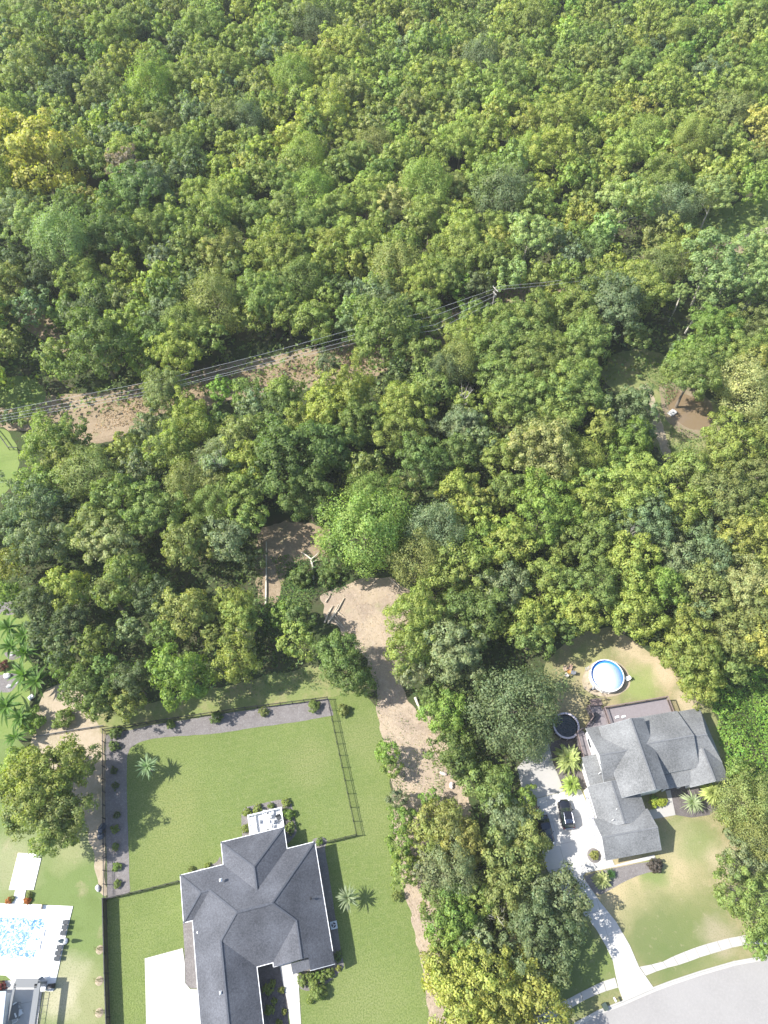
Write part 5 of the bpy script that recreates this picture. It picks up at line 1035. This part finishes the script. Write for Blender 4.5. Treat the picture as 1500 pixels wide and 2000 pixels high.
for i, (px, py, w, lab, mt) in enumerate(((86, 1930, .8, 'grey grill cabinet beside the pergola corner', GREYM), (99, 1926, .7, 'black square grill at the lower edge of the pool deck', BLACKM))):
    x, y, _ = P(px, py, .8); root = empty('grill', (x, y, .13), .1, lab, 'grill'); m = MB(); m.box((0, 0, .4), (w, w * .8, .8)); m.build('cabinet', mt, root); m = MB(); m.box((0, 0, .9), (w * .95, w * .7, .2), top=.8); m.build('lid', mt, root); m = MB(); m.bar((-w * .3, -w * .42, .9), (w * .3, -w * .42, .9), .03, .03); m.build('handle', GREYM, root)
x, y, _ = P(84, 1915, .5); chair(84, 1915, .13, .8, 'thin metal chair beside the grill cabinet', GREYM)
# neighbour roof in the corner
NB = Frame(-14.0, (0, 0), 'pool_house', 'blue-grey roofed pool house cut by the lower left corner')
NB.root.rotation_euler = (0, 0, 0); q = [pw(12, 1936, 3.4), pw(-3, 2080, 3.4), pw(-260, 2080, 3.4), pw(-220, 1936, 3.4)]; c0 = q[2]; NB.root.location = (c0[0], c0[1], 0)
m = MB(); m.poly([(p[0] - c0[0], p[1] - c0[1]) for p in q], 3.2, 3.4); m.build('roof', simple('blue_grey_metal', (.30, .34, .40), .5, .4), NB.root)
m = MB(); m.poly([((p[0] - c0[0]) * .96, (p[1] - c0[1]) * .96) for p in q], 0, 3.19); m.build('wall', SIDING, NB.root)
# thin steel stair rail beside the pergola
x, y, _ = P(80, 1960); root = empty('steel_ladder', (x, y, .02), 0, 'thin dark frame lying on grass beside the pergola', 'garden frame'); m = MB()
p0, p1 = np.array(P(88, 1938)) - (x, y, 0), np.array(P(74, 2030)) - (x, y, 0)
for s in (0, .75): m.bar((p0[0] + s - .6, p0[1], .5), (p1[0] + s - .6, p1[1], .5), .05, .05)
for k in range(8): t = k / 7; q = p0 + (p1 - p0) * t; m.bar((q[0] - .6, q[1], .5), (q[0] + .15, q[1], .5), .04, .04); m.box((q[0] - .6, q[1], .24), (.04, .04, .48))
m.build('frame', BLACKM, root)

# ------------------------------------------------------------------ vehicles
PAINT_K = simple('black_car_paint', (.012, .013, .018), .18, .6); PAINT_B = simple('dark_blue_car_paint', (.014, .020, .035), .18, .6)
CHROME = simple('chrome', (.75, .76, .8), .18, .6, metal=1); TYRE = simple('rubber', (.02, .02, .02), .9); LAMP = simple('lamp_glass', (.7, .72, .75), .2, .6); REDL = simple('tail_lamp', (.10, .006, .006), .3, .6)
CARGL = simple('car_glass', (.02, .03, .028), .05, .8)
def loft(m, secs, smooth=True):
    """closed loft through sections of equal length"""
    n = len(secs[0]); vs = [p for s in secs for p in s]; fs = []
    for i in range(len(secs) - 1):
        for k in range(n): a, b = i * n + k, i * n + (k + 1) % n; fs.append((a, b, b + n, a + n))
    m.add(vs, fs, smooth); m.add(secs[0], [tuple(range(n - 1, -1, -1))]); m.add(secs[-1], [tuple(range(n))])
def sec(y, w, z0, z1, r=.35, n=4):
    """rounded cross-section at y: half width w, from z0 to z1"""
    h = z1 - z0; p = []
    for t in np.linspace(0, math.pi, 9): p.append((w * math.copysign(abs(math.cos(t)) ** r, math.cos(t)), y, z0 + h * (abs(math.sin(t)) ** .45)))
    p += [(-w * .92, y, z0), (w * .92, y, z0)]
    return p
def car(px, py, px2, py2, kind, label, paint):
    a, b = np.array(P(px, py, .9)), np.array(P(px2, py2, .9)); c = (a + b) / 2; L = np.linalg.norm(a - b); yaw = math.atan2(a[1] - b[1], a[0] - b[0]) - math.pi / 2
    root = empty('parked_car', (c[0], c[1], .095), yaw, label, 'car'); W = .95; hood = 1.0 if kind == 'suv' else .9; rf = 1.72 if kind == 'suv' else 1.42; h = L / 2
    m = MB(); S = [(-h, .55, .45, .78), (-h + .12, .82, .30, .95), (-h + .5, W, .25, 1.05), (-h * .45, W, .22, 1.05), (0, W, .22, 1.04), (h * .42, W, .22, 1.03), (h - .55, W * .97, .25, hood - .05), (h - .15, .80, .30, hood - .18), (h, .52, .42, hood - .34)]
    loft(m, [sec(*s) for s in S]); m.build('body', paint, root)
    r0, r1, g0, g1 = (-h + .45, h * .12, -h + .12, h * .42) if kind == 'suv' else (-h * .45, h * .05, -h * .72, h * .40)
    def ring(y0, y1, w, z):
        return [(-w * .8, y0, z), (w * .8, y0, z), (w, y0 + (y1 - y0) * .12, z), (w, y1 - (y1 - y0) * .15, z), (w * .82, y1, z), (-w * .82, y1, z), (-w, y1 - (y1 - y0) * .15, z), (-w, y0 + (y1 - y0) * .12, z)]
    m = MB(); loft(m, [ring(g0, g1, .88, .98), ring(r0 - .02, r1 + .02, .70, rf - .04)]); m.build('glasshouse', CARGL, root)
    m = MB(); loft(m, [ring(r0 + .02, r1 + .02, .73, rf - .05), ring(r0, r1, .74, rf - .01), ring(r0 + .12, r1 - .12, .60, rf + .02)]); m.build('roof', paint, root)
    for s in (-1, 1):
        m = MB(); m.bar((s * .86, g1 - .1, 1.0), (s * .71, r1, rf - .03), .06, .05); m.bar((s * .86, g0 + .1, 1.0), (s * .71, r0 + .05, rf - .03), .08, .05); m.bar((s * .88, (r0 + r1) / 2, 1.0), (s * .73, (r0 + r1) / 2, rf - .03), .06, .08); m.build('pillar', paint, root)
        m = MB(); m.box((s * 1.03, g1 - .35, 1.03), (.18, .12, .12)); m.build('mirror', paint, root)
        m = MB(); m.box((s * .66, h - .2, hood - .28), (.3, .18, .12)); m.build('headlight', LAMP, root)
        m = MB(); m.box((s * .74, -h + .12, .85), (.2, .14, .22)); m.build('tail_light', REDL, root)
        for yy in (-h * .6, h * .62):
            m = MB(); m.tube([(s * .74, yy, .34), (s * .96, yy, .34)], .34, 20); w = m.build('wheel', TYRE, root); m = MB(); m.tube([(s * .95, yy, .34), (s * .975, yy, .34)], .2, 14); m.build('rim', CHROME, w)
        if kind == 'suv': m = MB(); m.tube([(s * .62, r0 + .15, rf + .04), (s * .64, (r0 + r1) / 2, rf + .09), (s * .60, r1 - .15, rf + .04)], .045, 8); m.build('roof_rail', CHROME, root)
    if kind == 'suv':
        for k in range(6): m = MB(); m.box((-.45 + .18 * k, r0 + .5, rf + .03), (.04, .5, .02)); m.build('roof_strip', CHROME, root)
        m = MB(); m.box((0, -h - .01, 1.0), (1.3, .04, .08)); m.build('trim', CHROME, root)
    m = MB(); m.bar((-.7, g1 + .02, 1.02), (-.05, g1 - .08, 1.06), .02, .02); m.bar((0, g1 + .02, 1.02), (.6, g1 - .08, 1.06), .02, .02); m.build('wiper', BLACKM, root)
car(1101, 1561, 1112, 1619, 'suv', 'black SUV with silver roof rails parked on the pale driveway', PAINT_K)
car(1073, 1650, 1058, 1592, 'sedan', 'dark sedan half hidden under the tree at the driveway edge', PAINT_B)
# small ride-on bicycle near the sedan
x, y, _ = P(1047, 1583); root = empty('bicycle', (x, y, .09), .8, 'small red and teal bicycle at the driveway edge above the sedan', 'bicycle')
for s in (-.5, .5):
    m = MB(); m.tube([(s + .28 * math.cos(t), 0, .29 + .28 * math.sin(t)) for t in np.linspace(0, 6.283, 18)], .035, 6, False); m.build('wheel', TYRE, root)
m = MB(); m.tube([(-.5, 0, .29), (0, 0, .3), (.4, 0, .75), (-.15, 0, .75), (-.5, 0, .29)], .04, 6); m.tube([(0, 0, .3), (-.15, 0, .8)], .035, 6); m.tube([(.5, 0, .29), (.38, 0, .9)], .035, 6); m.build('frame', simple('red_paint', (.5, .02, .02)), root)
m = MB(); m.box((-.17, 0, .84), (.28, .16, .07)); m.build('saddle', simple('teal_plastic', (.02, .28, .32)), root); m = MB(); m.bar((.36, -.28, .92), (.36, .28, .92), .04, .04); m.build('handlebar', BLACKM, root)

# ------------------------------------------------------------------ fire pit, yard things
CH = [(1104, 1307, .3, 'tan chair at the upper left of the fire bowl'), (1113, 1305, -.5, 'brownish chair at the upper right of the fire bowl'), (1107, 1319, 2.4, 'pale chair at the lower left of the fire bowl'), (1118, 1314, -1.9, 'dark grey chair at the right of the fire bowl')]
CM = [simple('tan_plastic', (.48, .36, .26)), simple('brown_plastic', (.33, .23, .17)), simple('cream_plastic', (.60, .54, .46)), simple('slate_plastic', (.16, .17, .19))]
for (px, py, rz, lab), cm in zip(CH, CM): chair(px, py, .02, rz, lab, cm, 'garden_chair', 'chairs around the fire bowl')
x, y, _ = P(1111, 1312); root = empty('fire_bowl', (x, y, .02), 0, 'small orange-rusted fire bowl between the garden chairs', 'fire pit')
m = MB(); m.lathe([(.12, .12), (.34, .22), (.42, .38), (.38, .38), (.3, .26), (0, .2)], n=20); m.build('bowl', simple('rust', (.50, .24, .06)), root)
for k in range(3): m = MB(); m.tube([(.2 * math.cos(k * 2.09), .2 * math.sin(k * 2.09), .18), (.32 * math.cos(k * 2.09), .32 * math.sin(k * 2.09), 0)], .025, 6); m.build('leg', BLACKM, root)
chair(1225, 1326, .03, -1.2, 'white plastic chair beside the blue-rimmed round pool', PLASTIC_W, 'garden_chair')
x, y, _ = P(1157, 1346); root = empty('pool_pump', (x, y, .03), .4, 'small dark pool pump on the sand ring', 'pump')
m = MB(); m.box((0, 0, .1), (.6, .35, .2)); m.build('base', BLACKM, root); m = MB(); m.lathe([(.18, .2), (.2, .55), (.1, .65), (0, .66)], n=14); m.build('tank', GREYM, root)
# leaning pole and birdhouse-like white post by the left tree
x, y, _ = P(1013, 1457, 1.0); root = empty('white_post', (x, y, .0), 0, 'white post with small lamp under the grey-green tree', 'post'); m = MB(); m.tube([(0, 0, 0), (0, 0, 2.4)], .07, 8); m.build('post', PLASTIC_W, root); m = MB(); m.box((0, 0, 2.55), (.3, .3, .35), top=.6); m.build('lamp_head', PLASTIC_W, root)
# covered white object at the sandy corner
x, y, _ = P(60, 1361, .6); root = empty('covered_cart', (x, y, .02), .9, 'small white covered cart between banana plants and sandy ground', 'cart'); m = MB(); m.box((0, 0, .45), (1.0, .65, .5), top=.75); m.build('cover', PLASTIC_W, root)
for s in (-1, 1): m = MB(); m.tube([(-.2, s * .3, .2), (-.2, s * .36, .2)], .2, 12); m.build('wheel', TYRE, root)
# utility meter box and mailbox by the road
x, y, _ = P(1181, 1966, .3); root = empty('utility_box', (x, y, .0), math.radians(25), 'dark green utility box on the grass by the kerb', 'utility box'); m = MB(); m.box((0, 0, .3), (.55, .8, .6)); m.build('body', simple('dark_green_paint', (.03, .045, .035)), root); m = MB(); m.box((0, 0, .62), (.6, .85, .05)); m.build('lid', simple('green_lid', (.05, .07, .055)), root)
x, y, _ = P(1201, 1952, 1.0); root = empty('mailbox', (x, y, 0), math.radians(25), 'white mailbox on a post beside the driveway mouth', 'mailbox'); m = MB(); m.tube([(0, 0, 0), (0, 0, 1.0)], .045, 6); m.build('post', BROWNW, root)
m = MB(); m.tube([(-.02, -.27, 1.12), (-.02, .27, 1.12)], .13, 12); m.build('box', PLASTIC_W, root); m = MB(); m.box((.15, .1, 1.2), (.02, .1, .12)); m.build('flag', simple('flag_red', (.4, .03, .02)), root)
# rocks
def rock(px, py, w, label, col=(.42, .36, .32), seed=0, group=None, sz=(1, .7, .6)):
    R = w / 2 * mpp(px, py, .2); x, y, _ = P(px, py, R * .3); r = np.random.default_rng(seed); d = sph(r, 1)
    m = MB(); vs = []; fs = []; nu, nv = 9, 6; ph = r.uniform(0, 6, 4)
    for i in range(nv + 1):
        for k in range(nu):
            t, p = math.pi * i / nv, 6.283 * k / nu; q = 1 + .16 * math.sin(3 * p + ph[0]) * math.sin(2 * t) + .12 * math.sin(2 * p + ph[1] + t * 2) + r.uniform(-.06, .06)
            vs.append((R * q * math.sin(t) * math.cos(p) * sz[0], R * q * math.sin(t) * math.sin(p) * sz[1], R * q * math.cos(t) * sz[2]))
    for i in range(nv):
        for k in range(nu): a, b = i * nu + k, i * nu + (k + 1) % nu; fs.append((a, a + nu, b + nu, b))
    m.add(vs, fs, False); mt = simple('stone', col, .9, .15, noise=.3, scale=3); o = m.build('rock', mt, loc=(x, y, R * sz[2] * .55), rz=r.uniform(0, 3)); tag(o, label, 'rock', group); return o
rock(866, 1511, 15, 'pale elongated rock on the dirt track, upper of two', (.50, .43, .39), 1, sz=(1, .55, .5)); rock(882, 1534, 14, 'pale squarish rock on the dirt track, lower of two', (.50, .43, .39), 2)
rock(191, 1735, 13, 'light grey round boulder at the sandy strip end', (.45, .44, .45), 3); rock(199, 1618, 20, 'dark blue-grey boulder in the fence corner heap', (.10, .11, .13), 4, sz=(.7, 1, .6)); rock(197, 1633, 17, 'dark boulder lying below the larger one', (.10, .11, .13), 5)
for i, (px, py, w) in enumerate([(40, 1276, 12), (22, 1278, 10), (14, 1320, 16), (33, 1332, 9), (18, 1340, 11)]):
    rock(px, py, w, ['white rock under the upper banana clump', 'small white rock near the frame edge banana', 'large pale slab in the gravel garden', 'small grey rock beside the gravel slab', 'grey rock at the lower gravel garden'][i], (.55, .54, .52), 10 + i)
# logs and dead wood
def log(pts, r, label, mat=BARK_DEAD, name='log', group=None, z=.25):
    W = [np.array(P(*p[:2], p[2] if len(p) > 2 else z)) for p in pts]; o = W[0]; m = MB(); n = len(W)
    m.tube([w - o for w in W], [r * (1 - .5 * i / max(1, n - 1)) for i in range(n)], 8); return tag(m.build(name, mat, loc=tuple(o)), label, 'log', group)
log([(519, 1182), (520, 1150), (520, 1100), (520, 1058)], .20, 'long thin pale fallen trunk lying straight in small clearing', BARK_PALE, 'fallen_trunk')
root = empty('fallen_trunk', P(612, 1132, .2), 0, 'pale forked fallen trunk beside the bright fine-leaved tree', 'log'); o = np.array(P(612, 1132, .2)); m = MB(); W = [np.array(P(*p, .3)) - o for p in ((612, 1132), (611, 1110), (608, 1092))]; m.tube(W, [.2, .2, .22], 8); m.build('trunk', BARK_PALE, root)
for q in (((608, 1092), (598, 1084), (588, 1078)), ((608, 1092), (616, 1086), (622, 1079)), ((608, 1100), (614, 1096), (620, 1094))):
    m = MB(); m.tube([np.array(P(*p, .4)) - o for p in q], [.16, .12, .05], 7); m.build('branch', BARK_PALE, root)
for i, (a, b, r) in enumerate([((634, 1216), (650, 1183), .16), ((640, 1218), (662, 1180), .18), ((645, 1212), (672, 1168), .17), ((650, 1205), (660, 1185), .13), ((637, 1208), (646, 1188), .15), ((652, 1198), (668, 1222), .14), ((655, 1212), (674, 1228), .13), ((648, 1204), (664, 1226), .11), ((636, 1176), (645, 1158), .12), ((660, 1195), (672, 1204), .09)]):
    log([a, ((a[0] + b[0]) / 2 + rnd.uniform(-2, 2), (a[1] + b[1]) / 2), b], r, ['outermost left log of the pile on the bare clearing', 'thick log running up through the log pile', 'longest log at the right side of the log pile', 'short log on top of the log pile', 'short dark log at the pile\'s left side', 'log crossing the lower end of the pile', 'lowest log pointing to the bare dirt', 'thin branch beside the crossing log', 'separate short log just above the log pile', 'thin stick at the right of the log pile'][i], group='logs piled on the bare clearing')
log([(811, 1362), (818, 1380), (828, 1407)], .26, 'thick grey log lying along the dirt track', BARK_PALE); log([(819, 1402), (812, 1396)], .1, 'short broken branch crossing the grey log')
log([(835, 1440), (846, 1465), (854, 1480)], .07, 'thin pale stick along the right side of the track'); log([(760, 1128), (775, 1142), (782, 1150)], .12, 'short log at the upper edge of the bare clearing')
log([(893, 1522), (898, 1508), (902, 1494, 1.5)], .07, 'thin leaning dead stem behind the pale rocks')
def dead_tree(px, py, R, ht, label, seed, lean=0):
    x, y, _ = P(px, py, ht * .6); root = empty('dead_tree', (x, y, 0), seed, label, 'tree'); link('trunk', trunk_mesh(seed + 50, simple('bleached_wood', (.52, .48, .42), .9) if 'bleached_wood' not in bpy.data.materials else bpy.data.materials['bleached_wood'], 7, True, .7), root, (0, 0, 0), 0, (R, R, ht))
dead_tree(906, 790, 2.6, 9, 'bleached bare dead tree between dark and bright crowns', 1); dead_tree(968, 1790, 1.9, 6.5, 'bleached bare branches over the dark gap near the road', 2); dead_tree(435, 925, 2.4, 11, 'grey bare branches poking through the wooded lot canopy', 3); dead_tree(1225, 1052, 1.8, 10, 'grey bare branches showing among pale green crowns', 4)
# leaning bare trunks by the pond
for i, (a, b, c_, lab) in enumerate([((1337, 652), (1357, 620), (1380, 585), 'slanting pale bare trunk rising behind the brown pond'), ((1307, 628), (1318, 605), (1330, 575), 'thinner slanting pale trunk left of the taller one'), ((1448, 622), (1462, 600), (1472, 578), 'vine-wrapped slanting trunk near the right frame edge')]):
    o = np.array(P(*a, 0)); m = MB(); m.tube([o - o, np.array(P(*b, 2.5)) - o, np.array(P(*c_, 6.5)) - o], [.22, .19, .12], 8); root = empty('leaning_tree', tuple(o), 0, lab, 'tree'); m.build('trunk', BARK_PALE, root)
    k = link('crown', CROWNS['U', i], root, tuple(np.array(P(*c_, 7.0)) - o), 0, (2.6, 2.6, 2.2)); k.color = (*BASE['p'], 1)
o = np.array(P(246, 1197, 0)); m = MB(); m.tube([o - o, np.array(P(228, 1178, 3)) - o, np.array(P(208, 1155, 7)) - o], [.32, .26, .18], 8); root = empty('leaning_tree', tuple(o), 0, 'thick dark leaning trunk in the shade of the wooded lot', 'tree'); m.build('trunk', BARK, root)
k = link('crown', CROWNS['M', 1], root, tuple(np.array(P(205, 1150, 7.4)) - o), 0, (2.2, 2.2, 1.8)); k.color = (*BASE['o'], 1)
# jetty on the pond
x, y, _ = P(1313, 806, .2); root = empty('small_jetty', (x, y, .03), -.9, 'small white wooden platform at the edge of the brown pond', 'platform'); 
for k in range(5): m = MB(); m.box((-.5 + .26 * k, 0, .2), (.22, 1.9, .05)); m.build('plank', simple('grey_planks', (.52, .51, .5), .8) if 'grey_planks' not in bpy.data.materials else bpy.data.materials['grey_planks'], root)
for sx in (-.5, .55):
    for sy in (-.8, .8): m = MB(); m.box((sx, sy, .2), (.1, .1, .5)); m.build('post', BROWNW, root)
# bent pipe rail on the green field
W = [np.array(P(*p, 1.0)) for p in ((-30, 815), (0, 852), (15, 873), (33, 874))]; root = empty('pipe_rail', (W[1][0], W[1][1], 0), 0, 'dark bent pipe rail standing on the smooth green field', 'railing'); m = MB(); m.tube([w - (W[1][0], W[1][1], 0) for w in W], .10, 6)
for w in W: m.box((w[0] - W[1][0], w[1] - W[1][1], .5), (.1, .1, 1.0))
m.build('rail', BLACKM, root)

# ------------------------------------------------------------------ utility poles and wires
def pole(px, py, h, label):
    x, y, _ = P(px, py, h); root = empty('utility_pole', (x, y, 0), math.radians(28), label, 'utility pole')
    m = MB(); m.tube([(0, 0, 0), (0, 0, h)], [.17, .11], 10); m.build('post', simple('pole_wood', (.34, .31, .28), .9) if 'pole_wood' not in bpy.data.materials else bpy.data.materials['pole_wood'], root)
    for z in (h - .35, h - 1.5):
        m = MB(); m.box((0, 0, z), (.10, 1.9 if z > h - 1 else 1.3, .12)); m.build('crossarm', BARK_PALE, root)
        for s in (-.85, 0, .85):
            if z < h - 1: s *= .6
            m = MB(); m.lathe([(.06, z + .06), (.08, z + .14), (.05, z + .24), (0, z + .25)], (0, s, 0), 8); m.build('insulator', GREYM, root)
    m = MB(); m.tube([(.25, 0, h - 2.6), (.25, 0, h - 1.8)], .2, 10); m.build('transformer', GREYM, root); return root
pole(968, 562, 11.5, 'grey utility pole with two crossarms above the wooded lot'); 
WIRE = simple('wire', (.50, .50, .50), .5, .4)
for i, (pts, lab) in enumerate([([(-260, 838), (0, 803), (330, 738), (520, 690), (700, 640), (842, 607), (964, 565)], 'topmost power line wire crossing above the dark tree edge'), ([(-260, 848), (0, 812), (330, 749), (520, 700), (700, 652), (845, 618), (966, 572)], 'second power line wire from the top'),
                               ([(-260, 856), (0, 818), (330, 757), (520, 709), (700, 660), (850, 634), (967, 578)], 'third power line wire from the top'), ([(-260, 862), (0, 823), (280, 772), (520, 714), (700, 668), (850, 645), (968, 588)], 'lowest power line wire over the dry grass'),
                               ([(968, 560), (1060, 552), (1140, 541), (1340, 494), (1600, 420)], 'single wire running right from the utility pole'), ([(968, 566), (1060, 558), (1140, 548), (1340, 499), (1600, 428)], 'lower wire running right from the utility pole')]):
    n = len(pts) - 1; hs = [10.4 - .0 * k for k in range(n + 1)]; hs = [11.2 - 4 * 1.2 * (k / n) * (1 - k / n) - (.35 * i if i < 4 else .3 * (i - 4)) for k in range(n + 1)]
    W = [np.array(P(*p, h)) for p, h in zip(pts, hs)]; m = MB(); m.tube([w - W[0] for w in W], .02, 5, False); tag(m.build('power_line', WIRE, loc=tuple(W[0])), lab, 'wire', 'power line wires')

# ------------------------------------------------------------------ thin summer haze over the whole place
hm = bpy.data.materials.new('haze'); hm.use_nodes = True; hn = hm.node_tree.nodes; hn.clear()
ho = hn.new('ShaderNodeOutputMaterial'); hv = hn.new('ShaderNodeVolumePrincipled'); hv.inputs['Color'].default_value = (.97, .98, 1.0, 1); hv.inputs['Density'].default_value = .00013
hm.node_tree.links.new(hv.outputs[0], ho.inputs['Volume'])
m = MB(); m.box((0, 150, 58.5), (900, 1000, 119)); tag(m.build('haze', hm), kind='stuff')
